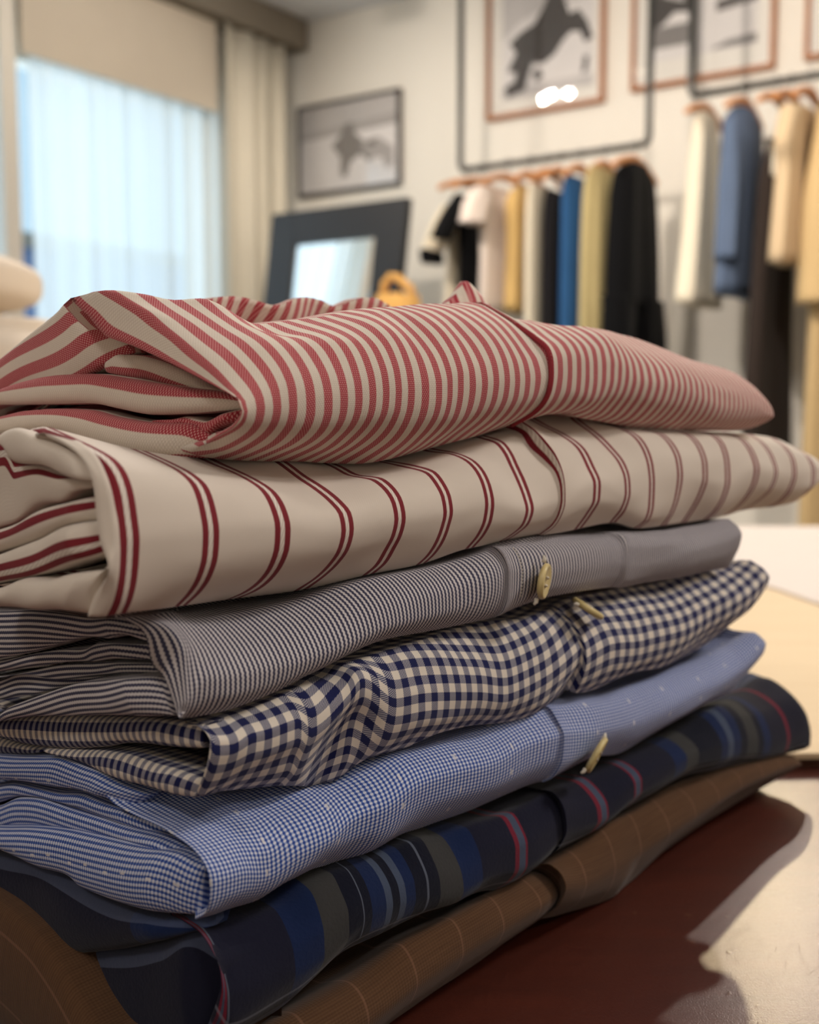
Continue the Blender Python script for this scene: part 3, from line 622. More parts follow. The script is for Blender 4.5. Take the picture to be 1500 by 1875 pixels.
SHIRTS = {'blue': {'folds': [(-0.6, 3, (0, 1), [(125.5, -108.9), (102.0, -104.6), (76.6, -99.5), (64.8, -97.3), (50.3, -97.2), (40.0, -98.8), (30.2, -99.9)],
                     [(126.5, -121.4), (102.6, -112.2), (89.5, -109.7), (73.1, -107.1), (57.8, -104.7), (47.1, -104.1), (37.0, -105.5)], 0.6),
                    (2.4, 2.5, (0, 1),
                     [(133.0, -124.2), (108.6, -115.8), (98.7, -113.1), (86.7, -111.6), (74.5, -110.0), (59.2, -107.1), (46.4, -107.1), (35.0, -107.4), (26.6, -107.9)],
                     [(133.5, -130.7), (109.0, -121.6), (95.4, -116.2), (82.7, -113.5), (67.0, -112.3), (52.2, -111.5), (38.4, -110.4), (25.4, -109.9)], 0.6),
                    (1.4, 3, (0, 1),
                     [(131.4, -129.8), (107.1, -121.8), (95.3, -116.3), (81.0, -113.4), (65.3, -112.5), (50.6, -111.2), (36.9, -110.1), (24.0, -109.2), (14.9, -110.0),
                      (6.7, -111.0)],
                     [(131.9, -135.8), (107.6, -128.8), (85.7, -123.4), (65.7, -118.9), (47.3, -115.5), (33.8, -113.8), (21.0, -112.9), (12.0, -113.7), (5.1, -113.5)], 0.6),
                    (-1.6, 5, (0, 1),
                     [(125.4, -131.7), (101.7, -126.0), (80.1, -120.4), (60.5, -116.4), (42.6, -113.7), (26.0, -111.5), (13.7, -109.9), (6.7, -110.8), (1.1, -110.9)],
                     [(125.6, -134.1), (102.2, -133.3), (89.2, -132.7), (80.1, -132.3), (62.8, -130.1), (56.9, -131.7), (43.4, -130.7), (30.0, -128.8), (14.3, -125.7),
                      (6.0, -124.0)],
                     0.6)],
          'stations': [(-1.6, None,
                        [(52.3, -98.8), (45.4, -101.4), (38.7, -103.7), (28.9, -104.2), (20.7, -104.2), (13.5, -105.0), (7.7, -106.0), (2.4, -108.4), (0.0, -112.4), (0.3, -116.4),
                         (1.6, -120.5), (6.0, -123.9)]),
                       (8.2, None,
                        [(39.0, -101.1), (29.3, -102.7), (20.0, -103.8), (12.9, -105.0), (6.6, -107.0), (2.1, -110.2), (0.0, -114.0), (0.4, -117.8), (3.0, -122.0), (8.8, -126.3)]),
                       (17.2, None, [(22.6, -101.9), (16.6, -102.8), (7.9, -104.8), (2.9, -108.0), (0.2, -112.1), (-0.0, -116.6), (2.0, -121.4), (7.2, -126.3)]),
                       (27.8, None, [(20.6, -103.5), (14.7, -104.4), (6.6, -106.3), (1.6, -110.1), (0.0, -114.3), (1.2, -118.9), (5.2, -123.6)]),
                       (37.6, None, [(17.1, -103.6), (11.2, -104.3), (4.9, -106.7), (1.1, -110.5), (-0.0, -114.2), (2.6, -119.7), (7.4, -124.7)]),
                       (47.8, None, [(16.4, -104.5), (10.6, -105.2), (4.3, -108.2), (1.0, -112.3), (1.6, -116.9), (5.0, -122.4), (10.2, -127.2)]),
                       (60.0, None, [(14.3, -102.5), (8.4, -103.3), (2.2, -107.3), (0.0, -111.8), (0.9, -117.1), (3.4, -122.4), (8.0, -127.1)]),
                       (73.3, None, [(14.7, -102.2), (8.8, -101.8), (2.5, -104.7), (-0.0, -109.3), (1.1, -115.2), (4.2, -121.2), (9.4, -126.8)]),
                       (89.4, None, [(15.1, -102.5), (8.6, -102.5), (2.3, -106.0), (-0.0, -110.4), (0.5, -115.9), (4.5, -122.8), (10.9, -128.8)]),
                       (111.1, None, [(17.4, -103.6), (10.7, -103.7), (2.5, -107.2), (-0.0, -111.8), (1.0, -117.7), (5.8, -124.6), (11.1, -129.5)]),
                       (127.1, None, [(14.3, -103.2), (9.5, -103.2), (3.0, -106.3), (-0.0, -110.5), (0.5, -116.9), (4.5, -124.2), (9.8, -129.2)]),
                       (146.4, None, [(12.2, -102.8), (8.0, -102.8), (3.1, -107.2), (0.4, -111.7), (0.9, -118.8), (4.6, -126.3), (8.2, -129.2)]),
                       (145.8, None, [(10.5, -102.1), (6.3, -102.1), (1.8, -106.3), (-0.8, -110.8), (-0.5, -118.4), (3.3, -126.3), (7.1, -128.8)]),
                       (169.8, None, [(9.9, -104.1), (4.4, -106.2), (1.3, -110.4), (0.0, -115.4), (1.4, -121.0), (5.2, -126.6)]),
                       (201.8, None, [(15.4, -108.8), (8.3, -106.9), (1.9, -111.4), (0.0, -117.4), (2.3, -123.5), (9.2, -131.7)]),
                       (241.1, None, [(16.3, -108.8), (9.7, -107.1), (1.9, -110.8), (-0.5, -115.8), (0.4, -120.7), (4.8, -125.5)]),
                       (282.5, None, [(18.4, -109.8), (10.1, -105.6), (1.6, -110.1), (0.0, -114.1), (2.1, -118.8), (7.2, -125.5)]),
                       (304.6, None, [(13.0, -104.5), (5.4, -101.2), (1.5, -104.3), (-0.0, -107.1), (1.2, -111.0), (6.0, -117.3)]),
                       (305.9, None, [(6.7, -101.6), (2.1, -103.5), (-0.0, -106.2), (0.7, -109.6), (4.7, -115.8)])]},
 'brown': {'folds': [(-7.0, 5, (0, 1), [(120.1, -144.5), (92.8, -145.6), (74.2, -147.7), (60.1, -153.1), (46.8, -160.5), (36.6, -164.0), (12.4, -158.4), (-9.1, -151.4)],
                      [(127.6, -230.7), (98.1, -216.9), (78.3, -209.3), (63.1, -203.8), (48.8, -197.8), (38.0, -193.4), (13.3, -181.9), (-8.5, -171.8)], 0.6)],
           'stations': [(10.3, None, [(17.9, -168.0), (6.6, -163.2), (1.4, -166.8), (0.0, -172.8), (2.7, -181.3), (9.5, -188.9)]),
                        (23.6, None, [(20.9, -168.3), (7.3, -162.9), (2.0, -166.0), (0.0, -171.9), (2.2, -178.9), (10.0, -186.2)]),
                        (55.4, None, [(19.9, -166.9), (7.5, -162.3), (2.1, -165.2), (0.0, -170.8), (2.2, -176.5), (8.7, -184.5)]),
                        (76.3, None, [(17.7, -163.2), (6.5, -158.6), (1.7, -162.8), (0.0, -168.1), (1.7, -173.0), (9.8, -183.5)]),
                        (97.3, None, [(13.8, -160.9), (4.8, -158.0), (1.1, -161.1), (-0.0, -166.9), (1.5, -171.0), (9.2, -181.8)]),
                        (136.7, None, [(20.0, -166.2), (9.6, -160.1), (2.7, -162.8), (0.0, -166.8), (1.5, -171.1), (13.9, -183.4)]),
                        (150.2, None, [(20.6, -166.9), (12.3, -163.4), (5.3, -165.3), (3.0, -169.5), (6.3, -175.5), (16.7, -184.5)]),
                        (145.9, None, [(11.6, -159.8), (4.8, -157.4), (-0.4, -159.2), (-2.5, -163.4), (-0.6, -168.9), (7.9, -177.9)]),
                        (158.0, None, [(11.9, -158.8), (6.2, -157.6), (0.4, -161.5), (-1.5, -166.8), (0.2, -172.3), (9.2, -181.5)]),
                        (189.4, None, [(16.1, -160.2), (6.6, -155.5), (1.8, -161.6), (-0.0, -169.5), (0.8, -175.0), (6.0, -185.1)]),
                        (203.4, None, [(15.2, -158.6), (6.7, -156.4), (2.6, -161.8), (1.0, -168.9), (3.2, -175.0), (8.5, -185.7)]),
                        (242.5, None, [(20.7, -159.4), (10.6, -157.0), (2.6, -160.8), (-0.0, -167.0), (2.3, -172.2), (9.9, -182.0)]),
                        (287.7, None, [(18.8, -160.9), (8.4, -159.3), (1.2, -161.8), (0.0, -166.5), (2.9, -170.9), (10.3, -181.0)]),
                        (344.4, None, [(18.5, -170.4), (7.6, -167.2), (2.2, -168.7), (0.0, -170.8), (2.0, -174.0), (9.9, -180.7)]),
                        (350.9, None, [(10.4, -169.4), (5.0, -169.0), (1.4, -170.9), (0.0, -172.5), (3.4, -175.4)])]},
 'gingham': {'folds': [(-0.8, 4, (-2, 1.2), [(124.1, -97.6), (100.7, -92.5), (83.5, -88.8), (63.8, -84.7), (38.9, -80.2), (19.7, -77.2), (7.9, -76.3), (0.6, -75.9)],
                        [(124.5, -101.8), (101.2, -98.4), (90.0, -97.8), (68.2, -94.9), (46.1, -90.1), (32.5, -86.0), (19.9, -83.7), (8.0, -82.3), (1.0, -81.1)], 0.6),
                       (3.2, 3, (0, 2), [(133.0, -105.9), (109.1, -101.4), (95.8, -100.4), (75.2, -97.5)], [(133.5, -111.8), (109.5, -107.1), (91.7, -102.6), (75.2, -97.8)], 0.6),
                       (-0.8, 3, (0, 2), [(72.9, -96.1), (56.9, -92.8), (42.7, -90.2), (29.5, -88.8), (17.1, -88.6), (6.0, -89.7), (3.8, -90.6)],
                        [(72.9, -96.7), (62.2, -96.4), (49.9, -96.5), (36.3, -96.5), (23.4, -95.7), (14.3, -95.3), (6.7, -94.4)], 0.6)],
             'stations': [(-0.8, -0.35, [(4.6, -75.9), (1.3, -77.0), (0.0, -78.8), (0.3, -81.3), (1.3, -84.3), (2.7, -87.5), (4.5, -90.8), (6.3, -93.7)]),
                          (0.9, 0, [(6.3, -76.2), (2.4, -77.2), (0.2, -78.9), (-0.0, -81.3), (1.2, -85.5), (3.3, -89.5), (6.2, -93.8)]),
                          (6.3, 1, [(5.9, -75.9), (2.6, -77.8), (0.1, -80.5), (0.0, -82.2), (1.2, -85.7), (3.5, -89.9), (7.6, -94.7)]),
                          (11.9, 2, [(7.9, -76.0), (2.8, -77.6), (-0.0, -80.7), (0.8, -85.6), (3.7, -90.6), (8.9, -96.2)]),
                          (17.1, 3, [(6.8, -75.6), (3.0, -77.1), (0.0, -80.8), (0.4, -85.3), (3.2, -90.0), (6.7, -94.6), (10.8, -97.8)]),
                          (27.2, 5, [(6.8, -74.5), (2.7, -76.8), (0.0, -80.4), (0.1, -84.6), (2.6, -89.7), (4.6, -94.4), (9.6, -99.3)]),
                          (32.0, 6, [(6.6, -73.5), (2.5, -75.8), (0.1, -80.0), (-0.0, -84.6), (2.1, -89.6), (5.3, -95.4), (9.3, -100.3)]),
                          (45.8, 7.6, [(12.3, -73.0), (6.0, -73.1), (1.6, -74.7), (0.5, -78.1), (3.3, -83.4), (7.3, -90.3), (10.2, -97.0), (13.5, -104.4)]),
                          (50.0, 9, [(7.5, -70.5), (2.5, -70.9), (0.0, -74.1), (0.3, -78.1), (3.7, -84.4), (5.1, -89.1), (6.0, -94.2), (7.4, -98.7), (10.1, -103.4)]),
                          (64.1, 11.3, [(7.0, -70.0), (2.8, -73.5), (0.5, -78.1), (0.0, -83.0), (0.6, -88.1), (2.0, -92.6), (5.1, -97.0), (10.2, -100.7)]),
                          (74.6, 13, [(7.3, -69.7), (3.4, -73.4), (1.4, -78.2), (0.0, -82.6), (0.0, -87.7), (1.1, -91.8), (5.0, -96.5), (9.6, -100.9)]),
                          (85.6, 15, [(8.5, -69.6), (3.4, -74.0), (0.9, -79.7), (-0.0, -85.3), (0.8, -91.5), (5.0, -97.7)]),
                          (101.1, 18, [(11.3, -69.3), (6.1, -74.0), (2.0, -79.2), (0.4, -83.9), (0.0, -88.4), (0.8, -93.1), (5.3, -99.0)]),
                          (117.0, 21, [(10.7, -69.3), (5.4, -74.2), (1.8, -80.2), (0.4, -86.0), (0.0, -92.1), (1.9, -97.6), (6.3, -101.8)]),
                          (134.4, 24, [(9.0, -70.7), (3.7, -75.8), (0.8, -83.1), (0.0, -90.3), (1.6, -97.9), (6.3, -103.2)]),
                          (159.0, 27.6, [(13.7, -70.8), (8.1, -74.2), (3.3, -79.6), (0.8, -84.4), (1.3, -88.5), (4.2, -93.1), (8.3, -100.0)]),
                          (159.0, 28, [(12.5, -70.1), (7.0, -73.5), (1.8, -78.9), (-0.6, -83.7), (-1.0, -88.2), (0.4, -93.5), (3.5, -99.7)]),
                          (176.0, 30.4, [(14.6, -69.5), (7.2, -74.5), (2.2, -80.1), (0.0, -85.6), (0.2, -90.9), (3.0, -98.2), (7.8, -102.8)]),
                          (200.0, 33.8, [(14.1, -69.9), (5.8, -75.5), (1.4, -82.6), (0.0, -88.5), (1.1, -94.7), (5.3, -100.4)]),
                          (229.1, 37.5, [(15.1, -71.6), (6.6, -77.3), (1.4, -83.6), (0.0, -89.2), (2.3, -97.1), (6.6, -103.1)]),
                          (258.6, 41.5, [(12.9, -71.0), (5.5, -76.3), (0.1, -81.8), (0.0, -86.6), (4.3, -95.1), (9.3, -102.0)]),
                          (291.5, 45, [(12.9, -71.6), (4.7, -75.6), (-0.0, -81.1), (1.0, -87.2), (9.6, -96.0)]),
                          (307.2, 47, [(8.9, -69.5), (2.4, -73.1), (0.0, -76.5), (1.1, -80.8), (5.8, -86.3)])]},
 'grey': {'folds': [(-8.2, 3, (0, 1), [(105.7, -60.1), (83.9, -57.5), (64.1, -54.6), (49.5, -53.7), (39.2, -53.2), (26.2, -51.9), (16.4, -51.8)],
                     [(107.0, -75.9), (84.9, -70.9), (68.7, -66.9), (53.5, -62.3), (36.1, -57.8), (29.6, -57.3), (23.2, -55.6), (17.2, -56.5), (13.6, -57.4)], 0.6),
                    (-5.2, 2.5, (0, 1), [(113.4, -78.4), (90.8, -72.8), (70.3, -67.7), (55.1, -64.2), (44.5, -62.2), (40.3, -60.4), (31.1, -59.1), (17.4, -58.1)],
                     [(113.7, -82.0), (91.1, -76.4), (70.5, -71.4), (51.7, -67.2), (41.3, -65.5), (31.3, -63.2), (17.0, -61.6)], 0.6),
                    (-3.2, 2, (0, 1), [(118.0, -83.6), (95.1, -78.4), (82.3, -75.4), (62.6, -70.1), (48.0, -67.1), (34.4, -64.8), (18.7, -63.0)],
                     [(118.0, -84.2), (95.1, -79.2), (82.4, -76.2), (62.8, -74.1), (44.7, -70.1), (28.1, -66.9), (15.8, -64.8)], 0.6),
                    (-0.2, 1.5, (0, 1), [(124.4, -86.6), (101.0, -81.2), (87.9, -76.8), (67.9, -73.9), (46.1, -70.7), (26.3, -66.9)],
                     [(124.9, -92.7), (101.5, -87.5), (96.2, -86.1), (84.3, -83.0), (64.3, -77.0), (46.2, -72.2), (26.3, -68.4)], 0.6),
                    (-9.2, 3, (0, 1),
                     [(106.4, -92.7), (84.2, -87.3), (79.0, -83.6), (69.3, -79.7), (56.2, -75.0), (41.8, -70.1), (31.7, -67.7), (19.1, -65.1), (10.1, -63.8), (5.0, -63.8)],
                     [(106.4, -93.4), (84.3, -88.6), (68.0, -84.3), (49.3, -80.3), (32.2, -76.9), (16.4, -74.1), (4.7, -72.1), (-0.0, -71.5)], 0.6)],
          'stations': [(-9.2, None,
                        [(21.5, -51.0), (15.0, -52.5), (12.1, -54.9), (11.4, -58.3), (9.5, -61.1), (6.7, -62.0), (4.5, -64.4), (2.6, -67.4), (0.5, -71.0), (0.0, -71.4)]),
                       (-6.7, None, [(16.2, -49.9), (9.2, -50.7), (3.1, -53.3), (1.0, -56.4), (0.6, -60.4), (0.2, -64.4), (-0.0, -67.5), (1.5, -70.8), (2.6, -72.3)]),
                       (-1.7, None, [(15.1, -49.8), (9.4, -52.6), (3.9, -56.7), (1.3, -60.8), (0.0, -64.0), (0.4, -67.5), (2.1, -71.0), (5.0, -73.6)]),
                       (7.1, None, [(19.6, -52.0), (12.6, -53.6), (6.4, -57.1), (2.1, -61.1), (0.0, -65.0), (0.1, -68.2), (1.8, -71.3), (5.2, -74.1)]),
                       (22.0, None, [(25.3, -53.3), (16.9, -53.6), (7.8, -56.7), (2.3, -61.1), (-0.0, -65.2), (0.8, -68.6), (3.6, -72.1)]),
                       (36.3, None, [(25.1, -53.5), (16.2, -53.0), (7.6, -55.4), (2.1, -60.1), (-0.0, -64.3), (1.1, -67.2), (5.0, -70.2)]),
                       (64.2, None, [(18.7, -49.5), (10.0, -48.8), (4.4, -51.5), (0.8, -56.0), (-0.0, -59.9), (1.7, -63.0), (5.0, -65.6)]),
                       (88.1, None, [(17.8, -48.9), (9.1, -48.0), (3.4, -50.5), (0.3, -54.9), (-0.0, -59.6), (2.2, -63.8), (6.1, -66.8)]),
                       (114.8, None, [(13.9, -45.9), (6.9, -44.8), (2.3, -47.6), (0.4, -52.0), (0.6, -58.4), (2.7, -64.2), (6.6, -67.0)]),
                       (114.4, None, [(11.8, -45.4), (4.8, -44.3), (0.7, -47.4), (-0.7, -51.8), (-0.5, -58.2), (1.5, -64.4), (5.7, -66.8)]),
                       (140.7, None, [(8.9, -43.8), (3.6, -46.3), (0.6, -49.9), (-0.3, -54.6), (0.5, -59.5), (3.3, -63.8)]),
                       (182.6, None, [(11.1, -46.5), (4.4, -47.3), (0.7, -51.1), (0.0, -55.8), (1.1, -60.6), (4.0, -65.7)]),
                       (184.7, None, [(5.7, -46.0), (1.5, -46.7), (-0.6, -50.7), (-0.8, -56.5), (0.3, -62.4), (2.9, -66.1)]),
                       (213.0, None, [(7.1, -48.0), (2.7, -49.9), (0.1, -53.5), (0.0, -58.5), (2.3, -63.7), (6.6, -67.6)]),
                       (239.0, None, [(6.9, -49.3), (1.7, -53.3), (0.0, -57.2), (0.5, -60.7), (3.2, -65.7), (6.3, -68.6)]),
                       (262.3, None, [(7.3, -49.2), (2.1, -52.5), (0.0, -57.1), (0.5, -61.4), (3.0, -65.9), (6.8, -69.3)]),
                       (278.4, None, [(6.1, -48.3), (1.4, -52.0), (0.0, -54.9), (0.8, -59.3), (3.0, -64.5), (5.4, -69.4)])]},
 'navy': {'folds': [(1.1, 5, (0, 1), [(129.1, -139.0), (107.7, -136.9), (78.6, -132.4), (54.4, -133.1), (27.6, -130.8), (11.3, -126.8)],
                     [(130.5, -155.8), (109.3, -158.0), (86.5, -160.2), (77.2, -158.1), (43.1, -145.6), (25.4, -137.1), (7.0, -128.1)], 0.6),
                    (4.1, 4, (0, 1), [(85.0, -161.4), (64.4, -153.5), (42.5, -146.2), (27.3, -138.9), (13.2, -131.8), (5.7, -134.4)],
                     [(68.7, -179.6), (54.7, -181.2), (33.7, -177.0), (19.1, -170.8), (12.1, -166.3), (6.4, -161.0)], 0.6)],
          'stations': [(1.1, None, [(15.8, -127.9), (8.5, -128.6), (3.2, -131.7), (0.3, -135.5), (-0.0, -138.8), (1.4, -143.5), (4.4, -150.3), (7.8, -157.3)]),
                       (3.8, None, [(15.0, -128.2), (9.5, -129.3), (4.2, -133.4), (1.3, -138.6), (-0.0, -143.4), (0.1, -148.7), (2.6, -154.3), (9.3, -161.4)]),
                       (26.4, None, [(16.6, -130.9), (8.9, -131.5), (3.6, -135.7), (0.6, -141.3), (-0.0, -146.3), (2.8, -153.3), (10.6, -161.6)]),
                       (36.8, None, [(12.9, -127.1), (5.9, -128.9), (2.2, -133.8), (0.2, -139.9), (0.0, -145.2), (3.5, -151.7), (8.9, -157.6)]),
                       (45.4, None, [(15.6, -127.6), (7.5, -127.6), (3.1, -131.7), (0.2, -137.0), (-0.0, -142.3), (2.4, -147.3), (8.2, -153.8)]),
                       (51.4, None, [(13.0, -127.2), (6.5, -128.5), (2.9, -131.6), (0.6, -136.1), (0.0, -139.8), (0.9, -144.8), (6.7, -151.6)]),
                       (65.1, None, [(13.5, -129.2), (8.5, -129.8), (3.7, -132.9), (0.8, -136.9), (-0.0, -141.1), (1.1, -145.9), (4.3, -150.6)]),
                       (78.8, None, [(12.6, -129.4), (8.2, -129.1), (3.3, -133.6), (0.4, -139.4), (0.0, -143.9), (1.2, -148.0), (4.4, -151.1)]),
                       (94.6, None, [(15.5, -131.9), (8.8, -132.7), (3.3, -137.3), (0.6, -142.6), (-0.0, -146.7), (1.6, -150.7), (5.4, -153.6)]),
                       (104.6, None, [(13.2, -132.5), (7.1, -132.2), (2.7, -136.3), (0.5, -141.9), (0.0, -146.6), (2.0, -150.7), (5.3, -154.0)]),
                       (128.0, None, [(13.6, -135.6), (6.8, -133.9), (2.8, -137.5), (0.1, -143.2), (-0.0, -149.7), (3.2, -155.3), (9.9, -160.6)]),
                       (149.8, None, [(14.8, -134.5), (9.2, -134.0), (4.3, -136.9), (2.2, -141.0), (1.5, -145.5), (4.1, -151.4), (10.7, -158.0)]),
                       (147.9, None, [(11.6, -132.8), (6.2, -132.2), (1.3, -135.1), (-0.6, -138.7), (-1.5, -144.1), (1.4, -151.1), (7.6, -157.0)]),
                       (175.2, None, [(18.8, -136.4), (11.0, -135.8), (3.9, -139.0), (0.4, -143.6), (0.0, -147.2), (2.3, -151.5), (7.8, -156.0)]),
                       (199.9, None, [(18.8, -136.9), (10.8, -135.1), (3.0, -137.2), (0.1, -141.0), (-0.0, -144.7), (2.0, -148.4), (6.2, -152.7)]),
                       (241.2, None, [(19.4, -136.7), (11.2, -134.4), (3.8, -136.9), (-0.0, -141.5), (0.3, -145.0), (2.7, -149.0), (7.0, -152.7)]),
                       (273.6, None, [(18.6, -133.8), (10.2, -131.4), (3.2, -136.5), (0.0, -144.5), (0.2, -148.8), (2.7, -153.0), (7.1, -156.9)]),
                       (337.4, None, [(30.9, -139.1), (20.9, -136.5), (8.5, -140.7), (1.8, -148.9), (0.0, -156.4), (1.4, -162.3), (6.0, -166.1)]),
                       (355.8, None, [(31.1, -136.1), (21.7, -134.5), (9.9, -139.8), (2.3, -148.2), (0.0, -156.6), (0.2, -162.4), (3.2, -167.5)]),
                       (361.1, None, [(31.0, -134.6), (18.1, -137.4), (7.1, -144.5), (1.9, -151.7), (0.0, -160.3), (0.1, -165.2), (2.2, -167.7)])]},
 'pink': {'folds': [(24.0, 2, (-1.3, 2.6), [(163.7, 6.5), (140.2, 15.2), (125.7, 20.4), (105.4, 27.9), (96.2, 31.8), (89.9, 31.4)],
                     [(165.0, -9.4), (141.3, 0.9), (119.9, 5.5), (97.3, 7.4), (76.4, 12.6), (68.0, 14.7)], 0.6),
                    (25.0, 3, (-0.5, 1.9), [(77.5, 12.6), (73.0, 14.2), (64.3, 13.9), (54.5, 12.4), (41.4, 8.6), (25.9, 2.6)],
                     [(77.7, 8.9), (68.9, 7.7), (58.2, 6.5), (41.5, 3.5), (26.0, 1.5)], 0.6),
                    (19.0, 4, (-0.6, 1.3), [(149.9, 0.0), (131.4, 4.6), (115.2, 7.2), (98.0, 8.7), (81.9, 8.8), (63.4, 7.3), (46.2, 5.4), (33.4, 4.2), (18.4, 2.6), (11.5, 0.7)],
                     [(150.2, -2.9), (131.8, -0.2), (115.7, -0.2), (98.5, -0.2), (78.6, 0.0), (63.8, -1.4), (46.6, -2.9), (33.6, -2.6), (21.4, -1.7), (11.6, -1.1)], 0.6),
                    (16.0, 4, (-0.6, 1.4),
                     [(144.3, -5.2), (126.3, -3.9), (110.4, -2.0), (93.4, -1.3), (77.6, -1.7), (62.9, -3.6), (42.4, -5.0), (30.9, -4.9), (24.8, -7.4), (21.3, -9.1)],
                     [(144.8, -11.9), (126.8, -9.6), (102.1, -7.9), (93.8, -8.0), (70.6, -11.1), (49.4, -13.3), (36.2, -14.0), (23.8, -13.8)], 0.6),
                    (20.0, 2, (-0.7, 0.4), [(49.4, -4.5), (41.4, -4.1), (35.0, -3.2), (26.4, -4.5), (19.8, -2.4), (12.2, -0.9)],
                     [(48.1, -5.3), (36.3, -5.5), (30.2, -7.9), (26.5, -7.9), (21.6, -5.9), (12.9, -3.6)], 0.6)],
          'stations': [(10.3, -1.0,
                        [(73.3, 29.2), (69.6, 26.6), (65.3, 24.4), (57.8, 19.0), (44.9, 15.6), (27.5, 10.2), (16.2, 6.4), (6.6, 3.1), (0.4, 0.3), (-0.0, -1.5), (1.5, -3.8),
                         (3.9, -5.7), (7.9, -7.2), (13.3, -9.5)]),
                       (11.1, 0,
                        [(57.1, 30.3), (48.4, 27.0), (40.6, 23.9), (34.4, 20.3), (26.5, 16.3), (19.5, 12.1), (12.1, 8.1), (5.6, 3.8), (1.0, 0.7), (0.0, -1.4), (0.9, -3.8),
                         (3.6, -5.5), (8.6, -7.3), (16.1, -10.0)]),
                       (16.0, 1,
                        [(46.3, 28.9), (38.7, 24.9), (28.8, 20.6), (20.0, 15.9), (12.6, 12.1), (6.1, 7.4), (1.3, 2.8), (0.0, 0.0), (0.6, -3.5), (3.1, -6.3), (8.1, -8.9),
                         (16.7, -11.6), (26.9, -12.8)]),
                       (21.3, 2,
                        [(40.5, 27.4), (30.0, 22.8), (22.3, 19.1), (13.7, 15.2), (7.6, 11.0), (3.3, 7.1), (0.5, 2.5), (-0.0, -0.7), (0.9, -3.9), (3.6, -6.7), (9.2, -9.7),
                         (15.5, -12.1), (23.2, -14.1)]),
                       (26.5, 3,
                        [(36.0, 27.9), (28.7, 23.6), (18.8, 18.9), (11.4, 15.7), (6.0, 11.9), (2.3, 7.9), (0.3, 3.6), (-0.0, -0.7), (0.9, -4.3), (3.6, -7.2), (7.5, -9.8),
                         (14.9, -12.4), (22.5, -14.5)]),
                       (38.5, 5,
                        [(28.4, 21.5), (19.6, 18.0), (12.8, 17.0), (7.3, 14.2), (3.5, 10.3), (1.1, 6.6), (0.0, 1.8), (0.1, -1.8), (1.5, -5.2), (4.8, -8.2), (9.8, -10.6),
                         (15.5, -12.5), (24.4, -15.3)]),
                       (49.4, 7,
                        [(29.0, 22.9), (20.1, 20.7), (13.3, 19.0), (7.7, 16.9), (3.9, 13.3), (1.6, 9.1), (0.2, 4.5), (0.0, 1.1), (0.6, -2.3), (2.7, -5.7), (6.3, -8.5),
                         (10.8, -11.3), (16.0, -13.4), (23.0, -15.8)]),
                       (59.8, 9,
                        [(25.4, 24.5), (15.5, 21.6), (9.3, 18.9), (4.9, 15.6), (2.2, 11.7), (0.5, 7.4), (-0.0, 3.1), (0.4, -1.2), (2.3, -4.7), (5.6, -7.9), (10.1, -10.8),
                         (15.2, -13.3), (23.4, -16.7)]),
                       (70.0, 11,
                        [(27.1, 26.6), (20.6, 25.4), (15.9, 24.2), (9.7, 21.4), (5.3, 17.7), (2.6, 13.6), (0.7, 8.8), (0.0, 4.0), (0.3, -0.4), (1.8, -4.4), (4.2, -7.7),
                         (7.6, -10.6), (12.7, -13.4), (20.8, -17.2)]),
                       (81.8, 13,
                        [(28.2, 28.5), (22.2, 27.5), (17.5, 25.4), (10.7, 20.9), (6.2, 17.0), (2.9, 13.2), (1.0, 9.4), (-0.0, 5.7), (0.0, 1.6), (0.9, -2.5), (3.4, -6.2),
                         (7.3, -9.6), (11.8, -12.7), (17.6, -15.8)]),
                       (91.3, 15,
                        [(26.4, 29.4), (18.1, 27.2), (12.3, 24.4), (7.8, 21.2), (3.9, 16.8), (1.4, 12.6), (0.1, 8.4), (0.0, 3.8), (0.5, 0.0), (2.1, -4.2), (5.5, -7.7),
                         (9.4, -10.3), (14.0, -12.8), (19.2, -14.9)]),
                       (102.6, 17,
                        [(29.4, 30.8), (21.0, 29.0), (14.5, 26.0), (9.4, 21.8), (6.0, 18.6), (3.2, 15.1), (0.9, 10.8), (0.0, 6.0), (0.6, 1.3), (2.7, -3.0), (6.4, -6.1),
                         (11.5, -9.3), (17.3, -12.8)]),
                       (113.5, 19,
                        [(29.8, 32.0), (21.9, 30.2), (16.0, 27.6), (9.6, 23.7), (5.0, 19.5), (2.2, 15.4), (0.5, 11.0), (0.0, 7.0), (0.5, 2.6), (2.3, -1.3), (5.9, -4.9),
                         (11.0, -8.1), (16.3, -11.0)]),
                       (124.2, 21,
                        [(29.6, 32.5), (22.3, 30.9), (16.3, 28.2), (11.6, 25.2), (7.0, 20.9), (3.5, 16.8), (1.0, 12.6), (0.0, 7.7), (0.5, 2.7), (3.0, -1.4), (7.2, -5.0),
                         (12.4, -7.7), (17.2, -9.6)]),
                       (132.4, 22.4,
                        [(30.0, 33.7), (24.5, 32.5), (19.6, 29.8), (14.3, 26.7), (9.0, 22.3), (4.9, 18.0), (1.5, 13.8), (0.0, 8.3), (0.8, 3.7), (3.5, -0.5), (7.5, -3.7),
                         (12.7, -6.4), (17.5, -8.3)]),
                       (137.1, 22.9,
                        [(30.1, 33.4), (23.9, 30.7), (18.4, 27.9), (11.9, 23.8), (6.1, 19.9), (2.6, 17.2), (0.9, 13.4), (0.5, 8.8), (1.1, 4.7), (2.8, 0.9), (6.9, -2.6),
                         (12.1, -5.2), (17.5, -7.5)]),
                       (136.0, 23.1,
                        [(28.0, 33.9), (21.8, 30.7), (16.4, 27.9), (9.9, 24.0), (4.1, 20.7), (0.7, 17.8), (-0.8, 13.8), (-1.0, 8.8), (-0.5, 4.6), (1.6, 0.5), (5.5, -3.0),
                         (10.7, -5.4), (16.0, -7.7)]),
